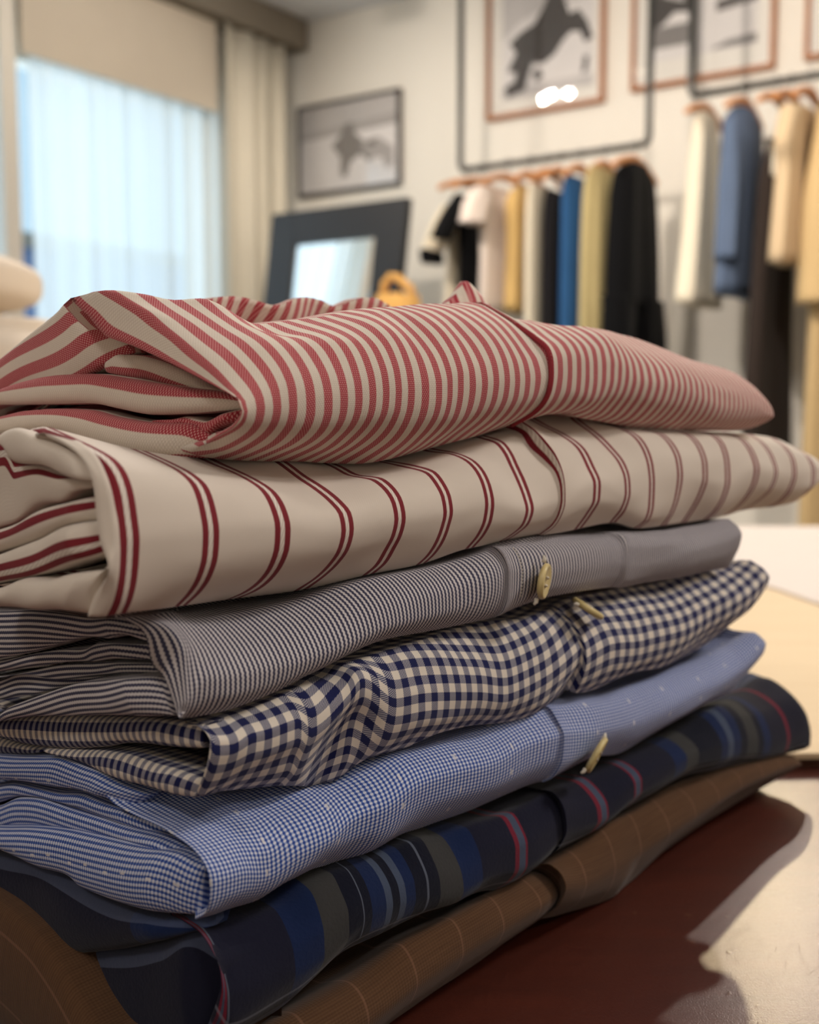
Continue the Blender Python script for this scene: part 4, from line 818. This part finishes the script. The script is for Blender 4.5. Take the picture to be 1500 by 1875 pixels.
                       (141.6, 24, [(20.0, 28.5), (12.8, 26.2), (7.0, 22.2), (1.8, 18.3), (-0.1, 14.5), (-0.5, 9.8), (0.1, 4.7), (2.1, 0.5), (6.0, -2.8), (10.7, -4.8)]),
                       (152.9, 26, [(21.0, 28.5), (13.2, 26.1), (6.1, 22.7), (2.0, 19.2), (0.2, 15.3), (0.0, 10.1), (0.3, 4.8), (2.2, 1.0), (6.2, -2.2), (9.7, -3.2)]),
                       (162.9, 28, [(14.4, 27.0), (9.0, 24.7), (4.3, 21.8), (0.8, 17.8), (0.1, 13.4), (0.0, 8.6), (0.5, 4.2), (2.2, 0.7), (6.2, -1.7), (10.9, -3.0)]),
                       (173.8, 30, [(12.7, 27.2), (5.5, 23.9), (1.3, 18.7), (-0.0, 13.7), (0.0, 8.7), (1.0, 4.3), (3.8, 0.3), (8.5, -3.3), (13.3, -4.9)]),
                       (193.9, 34, [(16.2, 27.1), (10.0, 23.4), (3.9, 18.5), (0.8, 13.2), (-0.0, 8.0), (1.2, 3.4), (4.1, -0.8), (8.8, -5.0), (13.7, -6.9)]),
                       (216.2, 38, [(20.4, 26.2), (14.0, 22.3), (6.5, 17.7), (1.5, 12.7), (-0.0, 7.3), (1.2, 1.9), (4.7, -3.0), (9.6, -6.9), (15.2, -9.2)]),
                       (238.1, 42.5, [(20.2, 23.4), (10.4, 18.0), (4.0, 13.3), (0.4, 7.6), (0.0, 3.1), (1.7, -2.0), (5.3, -6.5), (10.3, -9.8)]),
                       (263.4, 48, [(17.3, 18.3), (10.0, 14.6), (3.5, 9.2), (0.1, 3.8), (-0.0, -0.9), (1.8, -5.6), (6.1, -9.2), (11.3, -10.8)]),
                       (287.9, 54, [(13.0, 14.6), (6.2, 9.6), (1.5, 4.0), (-0.0, -0.9), (1.2, -5.2), (4.9, -9.0), (10.2, -11.4)]),
                       (301.1, 58, [(7.7, 8.2), (2.9, 3.5), (0.1, -0.9), (0.0, -4.1), (2.5, -7.2), (7.1, -10.1)]),
                       (306.4, 60, [(3.2, 1.6), (0.7, -2.2), (-0.0, -4.9), (1.3, -6.6), (3.5, -7.9)])]},
 'white': {'folds': [(-25.1, 2.5, (-0.62, -0.2), [(50.0, -8.4), (44.5, -6.2), (40.0, -5.6), (31.4, -7.0), (22.0, -9.1), (14.2, -11.2), (9.6, -13.4), (6.8, -15.2)],
                      [(46.5, -9.6), (43.8, -10.9), (40.6, -13.9), (30.5, -14.0), (18.7, -16.0), (6.4, -17.4)], 5),
                     (-21.6, 2, (-1.4, -0.1), [(73.8, -10.3), (54.5, -8.1), (50.2, -7.6), (47.1, -14.3), (36.8, -14.2), (24.6, -16.5), (12.0, -17.5)],
                      [(75.9, -34.8), (56.2, -30.6), (50.3, -29.3), (34.7, -23.5), (26.9, -22.7), (19.3, -19.5), (12.0, -18.2)], 0.6),
                     (-22.6, 3, (-0.3, 0.5), [(73.8, -34.9), (54.3, -30.8), (47.0, -29.0), (31.7, -24.2), (23.3, -22.4), (10.5, -19.7)],
                      [(74.3, -40.7), (54.7, -36.3), (36.8, -32.1), (24.2, -27.8), (10.2, -25.3)], 0.6),
                     (-24.6, 4, (-0.62, 0.45), [(70.3, -41.3), (50.9, -36.5), (33.2, -31.7), (20.8, -27.4), (6.4, -25.0)],
                      [(70.8, -47.8), (51.4, -43.7), (33.8, -40.1), (17.6, -35.7), (8.6, -33.1), (4.7, -31.4)], 0.6),
                     (-26.6, 4, (-0.9, -0.15), [(66.7, -48.2), (47.6, -44.3), (34.9, -40.6), (23.8, -39.8), (15.6, -37.6), (7.2, -36.2), (1.5, -34.9), (0.1, -34.1)],
                      [(67.0, -51.6), (48.0, -49.2), (30.7, -47.6), (17.9, -46.4), (8.9, -46.5)], 0.6)],
           'stations': [(-26.6, -0.4,
                         [(24.8, -6.4), (15.7, -8.6), (9.3, -11.5), (6.3, -14.5), (4.8, -18.5), (4.4, -22.2), (3.8, -25.9), (2.9, -29.6), (1.2, -32.0), (0.0, -34.1), (0.4, -36.3),
                          (2.7, -38.8), (6.3, -42.4), (8.9, -46.4)]),
                        (-24.4, -0.16,
                         [(12.8, -8.4), (7.1, -11.1), (3.9, -14.5), (1.9, -18.5), (1.0, -23.4), (0.1, -28.0), (0.0, -31.8), (0.5, -35.9), (2.0, -39.9), (4.2, -43.7),
                          (6.6, -46.5)]),
                        (-21.1, 0,
                         [(34.4, -5.4), (24.9, -7.5), (15.8, -9.6), (8.4, -11.9), (4.5, -14.7), (1.9, -19.3), (0.8, -24.3), (-0.0, -29.0), (0.4, -33.8), (1.3, -38.7), (3.0, -43.0),
                          (5.4, -46.3)]),
                        (0.6, 1, [(28.2, -11.2), (16.3, -14.0), (8.9, -16.2), (3.9, -19.0), (1.1, -24.3), (0.0, -29.3), (0.5, -34.7), (2.9, -40.1), (6.4, -44.0), (12.2, -48.3)]),
                        (22.7, 2,
                         [(31.6, -13.9), (25.5, -15.5), (18.4, -17.1), (11.5, -19.0), (5.4, -21.6), (1.7, -25.7), (0.0, -30.3), (0.3, -34.7), (2.5, -39.6), (6.4, -43.7),
                          (12.2, -47.3), (20.4, -50.5)]),
                        (45.0, 3,
                         [(30.0, -14.1), (24.6, -16.3), (17.6, -19.6), (10.7, -22.4), (4.1, -25.9), (0.8, -28.8), (0.0, -32.6), (1.4, -37.3), (5.3, -41.9), (9.9, -45.5),
                          (18.6, -50.7)]),
                        (65.5, 4,
                         [(31.2, -16.5), (25.1, -18.0), (18.0, -20.2), (9.9, -20.7), (4.9, -22.9), (1.1, -27.1), (-0.0, -31.5), (1.0, -35.6), (3.9, -40.3), (7.2, -44.7),
                          (12.4, -48.4)]),
                        (86.0, 5,
                         [(29.4, -16.8), (22.7, -17.5), (14.5, -18.5), (7.0, -19.9), (3.1, -23.1), (0.6, -27.2), (0.0, -31.0), (1.3, -35.3), (3.6, -39.8), (7.0, -43.9),
                          (11.0, -47.1)]),
                        (105.1, 6, [(29.1, -13.4), (22.4, -14.6), (14.6, -15.2), (8.3, -16.8), (3.7, -20.2), (0.9, -25.4), (0.0, -29.7), (0.7, -34.6), (3.0, -39.2), (7.5, -44.1)]),
                        (125.5, 7, [(19.4, -10.4), (12.2, -12.1), (8.7, -15.3), (6.3, -19.4), (3.4, -24.4), (1.1, -29.3), (0.0, -32.9), (1.5, -37.4), (6.1, -41.3), (10.7, -44.0)]),
                        (143.3, 7.9, [(22.7, -7.9), (16.6, -9.7), (13.0, -14.0), (7.0, -18.2), (2.3, -22.4), (0.4, -27.1), (0.0, -31.3), (0.8, -35.7), (3.2, -39.7), (7.8, -43.3)]),
                        (143.5, 8.05,
                         [(16.8, -5.4), (10.8, -8.7), (6.0, -12.9), (1.9, -17.6), (-0.7, -23.2), (-1.4, -27.9), (-1.5, -32.2), (-0.4, -36.1), (2.7, -40.7), (7.3, -43.7)]),
                        (164.4, 9, [(28.9, -4.4), (22.6, -7.2), (13.9, -10.6), (6.6, -15.0), (2.4, -21.3), (-0.5, -27.2), (-0.3, -32.2), (2.7, -37.4), (7.3, -43.1)]),
                        (185.4, 10, [(26.0, -3.2), (20.9, -6.6), (13.3, -11.3), (7.7, -15.9), (2.8, -21.0), (0.4, -26.6), (0.0, -31.7), (1.5, -37.1), (5.9, -42.6)]),
                        (202.5, 11, [(19.3, -7.7), (13.0, -9.2), (7.4, -11.8), (3.0, -17.1), (0.7, -23.4), (-0.0, -29.3), (0.3, -37.4), (1.8, -42.3), (6.6, -46.0)]),
                        (223.3, 12, [(15.8, -9.9), (9.4, -11.2), (3.7, -15.5), (0.8, -21.0), (-0.0, -27.1), (1.0, -34.9), (3.0, -41.2), (6.6, -46.9)]),
                        (244.2, 13, [(14.5, -10.2), (8.0, -12.1), (2.8, -17.2), (0.3, -24.1), (0.0, -29.3), (1.7, -35.1), (5.3, -41.8), (9.3, -47.6)]),
                        (263.4, 14, [(12.9, -11.1), (6.3, -13.1), (2.3, -17.2), (0.3, -24.3), (0.0, -31.4), (1.4, -37.5), (4.8, -43.7), (9.2, -47.9)]),
                        (290.5, 15, [(13.1, -12.3), (6.3, -15.6), (1.8, -21.7), (-0.0, -27.8), (0.8, -32.9), (3.6, -38.7), (8.1, -44.0), (14.0, -48.5)]),
                        (309.9, 16, [(12.7, -13.3), (6.4, -17.3), (1.9, -23.6), (-0.0, -30.0), (1.8, -36.5), (7.6, -42.7), (15.7, -48.1)]),
                        (331.3, 17, [(11.2, -15.3), (4.9, -19.9), (1.2, -25.7), (-0.0, -32.3), (1.5, -38.4), (6.1, -44.6), (11.5, -47.7)]),
                        (353.0, 18, [(9.8, -20.3), (2.6, -25.2), (0.0, -31.3), (0.1, -36.8), (4.1, -42.5), (9.6, -46.6)]),
                        (367.1, 18.7, [(6.2, -25.2), (1.9, -28.5), (0.0, -31.2), (0.9, -34.8), (4.3, -39.2)])]}}
BITS = {'blue_button': {'c': [161.8, -3.0, -120.6], 'd': 14.6, 'n': [0.283, -0.845, -0.454], 'x': [-0.819, -0.0, -0.574]},
 'collar_top': [(79.1, 35.3), (85.7, 36.9), (94.4, 37.7), (100.3, 36.7), (106.9, 35.2), (111.8, 36.3), (116.1, 38.0), (123.4, 39.3), (129.2, 39.5), (135.3, 39.1), (139.0, 37.7),
                (142.2, 37.1), (147.0, 39.3), (152.3, 41.1), (158.1, 41.3), (164.0, 40.0), (170.7, 38.9), (181.1, 38.3)],
 'gingham_button': {'c': [163.1, 2.0, -70.8], 'd': 21.2, 'n': [0.334, -0.372, 0.866], 'x': [0.905, -0.0, -0.426]},
 'grey_button': {'c': [128.2, -3.0, -55.8], 'd': 11.7, 'n': [0.369, -0.918, -0.143], 'x': [-0.312, 0.0, -0.95]},
 'tip': [(136.0, 32.9), (143.3, 36.7), (149.3, 41.0), (153.3, 43.8), (156.4, 43.1), (163.4, 39.7), (171.6, 35.9)]}

# ------------------------------------------------------------------ the stack of folded shirts
# stack frame: u along the front fold to the right, v into the pile, w up (mm, w measured from eye height)
ANG = math.radians(42); SN, CS = math.sin(ANG), math.cos(ANG)
ORG = np.array([-0.04625, 0.25])
STACK = Matrix(((SN, -CS, 0, ORG[0]), (CS, SN, 0, ORG[1]), (0, 0, 1, EYE), (0, 0, 0, 1)))
ORDER = ['pink', 'white', 'grey', 'gingham', 'blue', 'navy', 'brown']
BACK = 205.0
NU, NL = 26, 18
def prep(st):
    u, k, pts = st
    Q = crom(pts, 200)
    j = int(np.argmin(Q[:, 0])); j = min(max(j, 25), 175)
    up = even(Q[:j+1], NU); lo = even(Q[j:], NL)
    return u, k, up, lo
PREP = {n: [prep(s) for s in SHIRTS[n]['stations']] for n in ORDER}
def edge_w(n, which):
    us = np.array([p[0] for p in PREP[n]]); ws = np.array([(p[2][0, 1] if which == 'top' else p[3][-1, 1]) for p in PREP[n]])
    o = np.argsort(us); return us[o], ws[o]
def interface(i):
    """height between shirt i (above) and shirt i+1"""
    ua, wa = edge_w(ORDER[i], 'bot'); ub, wb = edge_w(ORDER[i+1], 'top')
    uu = np.linspace(-40, 380, 60); m = .5*(np.interp(uu, ua, wa) + np.interp(uu, ub, wb))
    for _ in range(4): m[1:-1] = (m[:-2]+2*m[1:-1]+m[2:])/4
    return lambda u: float(np.interp(u, uu, m))
IFACE = [interface(i) for i in range(6)]
FLOOR_W = -185.2
def ring(n, p):
    i = ORDER.index(n); u, k, up, lo = p
    v1, w1 = up[0]; v2, w2 = lo[-1]
    wt = (w1 - 1.5) if i == 0 else IFACE[i-1](u) - .5
    wbm = FLOOR_W if i == 6 else IFACE[i](u) + .5
    if wt - wbm < 3: mid_ = (wt+wbm)/2; wt, wbm = mid_+1.5, mid_-1.5
    ext = []
    for f in (1, .85, .7, .5, .3, .15):
        vv = v1 + 26 + (BACK-v1-26)*f
        # the top shirt slopes away behind its crest
        drop = .40*max(0, vv-70)*max(.12, 1-max(0, u-12)/70) if i == 0 else 0
        ext.append((vv, max(wt - drop, wbm + 2)))
    wt0 = wt; wt_b = ext[0][1]
    dr = lambda v_: .38*max(0, v_-70)*max(.12, 1-max(0, u-12)/70) if i == 0 else 0
    cr = 0 if i == 0 else .9                          # the sheets stay parted for a finger's depth behind the front
    ext += [(v1+26, wt-dr(v1+26)), (v1+17, wt*.5+w1*.5-dr(v1+17)-cr*.5), (v1+9, wt*.1+w1*.9-dr(v1+9)-cr), (v1+4, w1-.6*dr(v1+4)-cr*.4)]
    cb = 0 if i == 6 else 1.0
    bot = [(v2+4, w2+cb*.6), (v2+9, wbm*.1+w2*.9+cb), (v2+17, wbm*.5+w2*.5+cb*.5), (v2+26, wbm)]
    for f in (.15, .3, .5, .7, .85, 1): bot.append((v2+26+(BACK-v2-26)*f, wbm))
    mid = [(BACK+7, wt_b*.7+wbm*.3), (BACK+9, (wt_b+wbm)/2), (BACK+7, wt_b*.3+wbm*.7)]
    R = np.array(ext + [tuple(q) for q in up] + [tuple(q) for q in lo[1:]] + bot + mid)
    return R
KSCALE = {'pink': 1, 'white': 1, 'gingham': 1}
SURF = {}
def body(n, parent, amp):
    ps = PREP[n]; R = [np.c_[np.full(len(ring(n, p)), p[0]), ring(n, p)] for p in ps]
    K = [p[1] if p[1] is not None else p[0] for p in ps]
    # spread stations that share the same u so the cloth steps cleanly
    R = np.array(R); jb = 10 + NU - 1
    d = np.maximum(np.percentile(np.linalg.norm(np.diff(R[:, 10:10+NU+NL-1], axis=0), axis=2), 75, axis=1), .8)
    x = np.r_[0, np.cumsum(d)]
    K = [kk_ if ps[q][1] is not None else x[q] for q, kk_ in enumerate(K)]
    xi = np.unique(np.concatenate([np.linspace(a, b, max(3, int((b-a)/1.7)+1)) for a, b in zip(x[:-1], x[1:])]))
    G = pchip(x, R, xi); KU = pchip(x, np.array(K)[:, None], xi)[:, 0]
    # small creases of the cloth
    rr = np.random.default_rng(ORDER.index(n)+5)
    ss = np.r_[0, np.cumsum(np.linalg.norm(np.diff(G[len(G)//2], axis=0), axis=1))]; ss -= ss[jb]
    uu = xi[:, None]; s_ = ss[None, :]; disp = 0
    for _ in range(7):
        a, b, p0 = rr.uniform(.02, .16)*rr.choice([-1, 1]), rr.uniform(.03, .16), rr.uniform(0, 6.28)
        disp = disp + np.sin(a*uu + b*s_ + p0)/7
    fade = np.exp(-(s_/45)**2)
    fade = fade*np.minimum(1, np.minimum(uu-xi[0], xi[-1]-uu)/12)
    G[:, :, 1] += amp*disp*fade; G[:, :, 2] += .45*amp*disp*fade
    # behind the front roll the pile's top and bottom sheets start a little inside the folded layers at the left end
    nr = G.shape[1]; last = 10+NU+NL-2
    for r in range(nr):
        k_ = min(max(0, 9-r), 3) if r < 10 else (min(max(0, r-last), 3) if r > last else 0)
        if k_: G[:, r, 0] = np.maximum(G[:, r, 0], G[0, jb, 0] + (0, 3, 8, 14)[k_]*(2.2 if n == 'pink' and r < 10 else 1))
    SURF[n] = G.copy()
    V = np.zeros(G.shape[:2])
    seg = np.linalg.norm(np.diff(G, axis=1), axis=2); cum = np.concatenate([np.zeros((len(G), 1)), np.cumsum(seg, axis=1)], 1)
    V = (cum - cum[:, jb:jb+1])/1000
    U = np.repeat(KU[:, None], G.shape[1], 1)
    # left: the cloth turns inwards and the pile is closed deeper inside; right: it rounds off
    def inset(g, du, sc, cshift=0):
        c = g.mean(axis=0); q = g.copy(); q[:, 0] += du
        q[:, 1] = g[:, 1] + np.clip(c[1]-g[:, 1], -1, 1)*(1-sc)*18
        lo_, hi_ = g[:, 2].min(), g[:, 2].max(); m = (lo_+hi_)/2
        q[:, 2] = m + (g[:, 2]-m)*sc
        return q
    L = [inset(G[0], 22, .82), inset(G[0], 13, .86), inset(G[0], 4, .90), inset(G[0], .8, .955)]
    Rr = [inset(G[-1], 1.2, .9), inset(G[-1], 2.4, .65), inset(G[-1], 2.9, .25)]
    du = [0.9, .6, .3, .1]
    kk = (KU[-1]-KU[0])/max(1, (xi[-1]-xi[0]))
    GG = np.array(L + list(G) + Rr)
    UU = np.concatenate([np.repeat(U[:1]-0*kk, 4, 0) - np.array([[22], [13], [4], [1.5]])*kk, U, np.repeat(U[-1:], 3, 0) + np.array([[1], [2], [3]])*kk])
    VV = np.concatenate([np.repeat(V[:1], 4, 0), V, np.repeat(V[-1:], 3, 0)])
    I, J = GG.shape[:2]
    Vv, F = grid_mesh('b', GG, closed_j=True)
    uv = np.stack([UU.ravel(), VV.ravel()], 1)
    # the closing column wraps round at the hidden back, so its uv seam never shows
    c0 = GG[0].mean(axis=0); c1 = GG[-1].mean(axis=0)
    Vv = np.vstack([Vv, c0, c1]); uv = np.vstack([uv, uv[0], uv[-1]]); a, b = len(Vv)-2, len(Vv)-1
    F = list(F) + [(a, (j+1) % J, j) for j in range(J)] + [(b, (I-1)*J+j, (I-1)*J+(j+1) % J) for j in range(J)]
    return link('body', make_mesh('body', Vv/1000, F, uv), MS[n], parent)
def fold_strip(n, parent, spec, seed):
    u0, bulge, kr, top, bot = spec[:5]; tk = spec[5] if len(spec) > 5 else .6
    A, B = crom(top, 70), crom(bot, 70)
    if n == 'brown': B[:, 1] = np.maximum(B[:, 1], FLOOR_W+1)
    for Q in (A, B): Q[:, 0] = np.maximum(Q[:, 0], 2.5 + 2.5*np.linspace(-5, 1, 70).clip(0, 1))
    th = np.radians(np.linspace(-90, 90, 13)); rows = []
    rr = np.random.default_rng(seed); ph = rr.uniform(0, 6.28, 5)
    s_ = np.linspace(0, 1, 70)
    wob = .35*np.sin(9*s_+ph[0]) + .25*np.sin(17*s_+ph[1])
    tuck = 9*np.clip((s_-.72)/.28, 0, 1)
    tp_ = np.clip((1-s_)*7, 0, 1)**.6
    dep = 34 if n == 'brown' else 16
    cols = [np.stack([np.full(70, u0+bulge*.35+dep), A[:, 0]+tuck, A[:, 1]-tk], 1), np.stack([np.full(70, u0+bulge*.35+6), A[:, 0], A[:, 1]-tk*.3+.18], 1)]
    for q in th:
        f = (1+math.sin(q))/2
        e = math.cos(q)**.8 if abs(math.cos(q)) > 1e-6 else 0
        pt = A*(1-f) + B*f
        cols.append(np.stack([u0 + bulge*.35 - bulge*e*(1+.25*wob)*tp_ + 2.6*(1-tp_), pt[:, 0], pt[:, 1] + .35*e*np.sin(13*s_+ph[2]+3*f)], 1))
    cols += [np.stack([np.full(70, u0+bulge*.35+6), B[:, 0], B[:, 1]], 1), np.stack([np.full(70, u0+bulge*.35+dep), B[:, 0]+tuck, B[:, 1]+.6], 1)]
    G = np.stack(cols, 1)
    seg = np.linalg.norm(np.diff(G, axis=1), axis=2); cum = np.concatenate([np.zeros((70, 1)), np.cumsum(seg, axis=1)], 1)
    along = np.r_[0, np.cumsum(np.linalg.norm(np.diff((A+B)/2, axis=0), axis=1))][:, None].repeat(G.shape[1], 1)
    # thickness: an inner copy closes the fold to a solid roll of cloth
    if n == 'pink' or n == 'white':
        f = (cum - cum[:, 1:2])/(cum[:, -2:-1]-cum[:, 1:2]); U = kr[0] + (kr[1]-kr[0])*f; Vc = along/1000
    elif n == 'gingham':
        U = along/2.9; Vc = cum/1000
    elif n == 'navy':
        U = 6 + along*.22; Vc = cum/1000
    else:
        U = cum; Vc = along/1000
    I, J = G.shape[:2]; Vv, F = grid_mesh('s', G, closed_j=True)
    uv = np.stack([U.ravel(), Vc.ravel()], 1)
    F = list(F) + [tuple(range(J))[::-1], tuple((I-1)*J+j for j in range(J))]
    return link('folded_layer', make_mesh('folded_layer', Vv/1000, F, uv), MS[n], parent)
LABELS = {
 'pink': 'pink and white candy-striped shirt folded on top of the stack',
 'white': 'white folded shirt with wide-spaced double red stripes, second from top',
 'grey': 'folded shirt with fine grey-blue hairline stripes and a tall pale button',
 'gingham': 'navy and white gingham check shirt folded in the middle of the stack',
 'blue': 'light blue micro-check folded shirt with small woven dots',
 'navy': 'dark navy plaid folded shirt with red and grey bands',
 'brown': 'brown folded shirt at the bottom of the stack on the dark table'}
SHIRT = {}
for i, n in enumerate(ORDER):
    wb_ = FLOOR_W if i == 6 else IFACE[i](60)
    o = bpy.data.objects.new('folded_shirt', None); COL.objects.link(o)
    base = Matrix.Translation((.10, .08, wb_/1000))
    o.matrix_world = STACK @ base; o.empty_display_size = .05
    tag(o, LABELS[n], 'shirt', 'stack of folded shirts'); SHIRT[n] = (o, base.inverted())
    kids = [body(n, o, {'white': .8, 'gingham': .7, 'blue': .75}.get(n, .55))]
    for j, sp in enumerate(SHIRTS[n]['folds']): kids.append(fold_strip(n, o, sp, 31*i+j))
    for c in kids: c.data.transform(base.inverted())
def on(n, u, frac):
    """point (mm) and outward normal on a shirt's front: frac 0 = bulge, + up / - down in mm of arc"""
    G = SURF[n]; jb = 10+NU-1; c = int(np.argmin(np.abs(G[:, jb, 0]-u))); g = G[c]
    cum = np.r_[0, np.cumsum(np.linalg.norm(np.diff(g, axis=0), axis=1))]; cum -= cum[jb]
    p = np.array([np.interp(-frac, cum, g[:, q]) for q in range(3)])
    p2 = np.array([np.interp(-frac+1, cum, g[:, q]) for q in range(3)])
    tn = p2-p; nrm = np.cross(tn, (1, 0, 0)); nrm /= np.linalg.norm(nrm)
    if nrm[1] > 0: nrm = -nrm
    return p, nrm
def put(n, name, bm, mat, smooth=True, label=None):
    o = from_bm(name, bm, mat, SHIRT[n][0], smooth); o.data.transform(SHIRT[n][1])
    if label: o['label'] = label
    return o
# ---- buttons
k = NT('horn_button'); M_BUTTON = k.done(k.mix(k.noise(180, 2), srgb(190, 170, 112), srgb(226, 208, 152)), .35, .45)
M_THREAD = plain('white_thread', srgb(214, 206, 190), .9, .1)
def button(n, d, lift=1.0):
    b = BITS[n+'_button']; c = Vector(b['c'])/1000; nz = Vector(b['n']).normalized(); x = Vector(b['x']).normalized(); y = nz.cross(x).normalized()
    r = d/2000; M = Matrix.Translation(c + nz*lift/1000) @ Matrix((( x.x, y.x, nz.x, 0), (x.y, y.y, nz.y, 0), (x.z, y.z, nz.z, 0), (0, 0, 0, 1)))
    bm = bmesh.new(); prof = [(0, -.0011), (.8, -.0011), (.97, -.0005), (1, .0002), (.95, .0010), (.86, .0012), (.74, .0007), (0, .0006)]
    rings = []
    for q, z in prof:
        if q == 0: rings.append([bm.verts.new((0, 0, z))])
        else: rings.append([bm.verts.new((r*q*math.cos(a), r*q*math.sin(a), z)) for a in np.linspace(0, 2*math.pi, 32, endpoint=False)])
    for A, B in zip(rings, rings[1:]):
        for j in range(32):
            if len(A) == 1: bm.faces.new((A[0], B[(j+1) % 32], B[j]))
            elif len(B) == 1: bm.faces.new((A[j], A[(j+1) % 32], B[0]))
            else: bm.faces.new((A[j], A[(j+1) % 32], B[(j+1) % 32], B[j]))
    bm.transform(M); ob = put(n, 'button', bm, M_BUTTON, True, 'pale yellow horn button')
    bm = bmesh.new()
    for s1 in (-1, 1): add_tube(bm, [M @ Vector((s1*r*.22, -r*.2, .0007)), M @ Vector((s1*r*.22, 0, .0012)), M @ Vector((s1*r*.22, r*.2, .0007))], .0004, 6)
    th = from_bm('thread', bm, M_THREAD, ob, True); th.data.transform(SHIRT[n][1])
    bm = bmesh.new()
    for s1 in (-1, 1):
        a = c + x*s1*(r*1.0) - nz*.0002; add_tube(bm, [a, a + x*s1*.0012, a + x*s1*.0022 - nz*.0005], [.0008, .0007, .0004], 8)
    put(n, 'buttonhole', bm, M_THREAD)
button('grey', 11.7); button('gingham', 12.5, 0.5); button('blue', 14.0, .5)
# ---- stitching along the grey placket
bm = bmesh.new()
for u_ in (121.5,):
    for q in np.arange(-7.5, 8.5, 1.05):
        p, nn = on('grey', u_, q); p2, n2 = on('grey', u_, q+.6)
        add_tube(bm, [Vector(p+nn*.15)/1000, Vector((p+p2)/2+nn*.3)/1000, Vector(p2+nn*.15)/1000], .00016, 5)
put('grey', 'stitching', bm, M_THREAD)
# ---- pink collar: the wavy stand behind the front fold and its raised point
ct = np.array(BITS['collar_top']); A = crom(ct, 90); n_ = 90
s_ = np.linspace(0, 1, n_); vv = 110 + 3*np.sin(14*s_) 
low = np.interp(s_, [0, .12, .85, 1], [30, 22, 22, 34])
cols = []
for q in np.linspace(0, 1, 9):
    wv = 4.5*math.sin(q*math.pi*.9)
    cols.append(np.stack([A[:, 0], vv - 9*(1-q)**1.3 - wv*.6*(1+.4*np.sin(20*s_)), A[:, 1]*(1-q)+low*q], 1))
for q in np.linspace(1, 0, 9): cols.append(np.stack([A[:, 0], vv + 5 - 9*(1-q)**1.3 + 1.5*np.sin(11*s_), A[:, 1]*(1-q)+low*q], 1))
G = np.stack(cols, 1); Vv, F = grid_mesh('c', G, closed_j=True); J = G.shape[1]
F = list(F)+[tuple(range(J))[::-1], tuple((n_-1)*J+j for j in range(J))]
uv = np.stack([np.repeat((A[:, 0]/5.4)[:, None], J, 1).ravel() + np.tile(np.linspace(0, 1.6, J), n_), np.repeat((A[:, 0]/1000)[:, None], J, 1).ravel()], 1)
cl = link('collar', make_mesh('collar', Vv/1000, F, uv), MS['pink'], SHIRT['pink'][0]); cl.data.transform(SHIRT['pink'][1])
tp = np.array(BITS['tip']); A = crom(tp, 50); n_ = 50; s_ = np.linspace(0, 1, n_); cols = []
for q in np.linspace(0, 1, 7): cols.append(np.stack([A[:, 0]+3*q, 46 + 5*s_ - 3.5*np.sin(q*math.pi)*np.sin(s_*math.pi), A[:, 1]*(1-q)+24*q], 1))
for q in np.linspace(1, 0, 7): cols.append(np.stack([A[:, 0]+3*q, 48.2 + 5*s_ + 0*q, A[:, 1]*(1-q)+24*q], 1))
G = np.stack(cols, 1); Vv, F = grid_mesh('c', G, closed_j=True); J = G.shape[1]
F = list(F)+[tuple(range(J))[::-1], tuple((n_-1)*J+j for j in range(J))]
uv = np.stack([np.repeat((A[:, 0]/9.0)[:, None], J, 1).ravel() + np.tile(np.linspace(0, .4, J), n_), np.repeat((A[:, 1]/1000)[:, None], J, 1).ravel()], 1)
cl = link('collar_point', make_mesh('collar_point', Vv/1000, F, uv), MS['pink'], SHIRT['pink'][0]); cl.data.transform(SHIRT['pink'][1])
# ---- piped placket edge of the pink shirt
M_PIPING = fabric('red_edge_piping', srgb(150, 54, 62), .12, 400)
bm = bmesh.new(); pts = []
for q in np.linspace(24, -24, 40):
    p, nn = on('pink', 136.5, q); pts.append(Vector(p + nn*.15)/1000)
add_tube(bm, pts, .0009, 8); put('pink', 'placket_edge', bm, M_PIPING, True, 'raised red edge of the front placket')
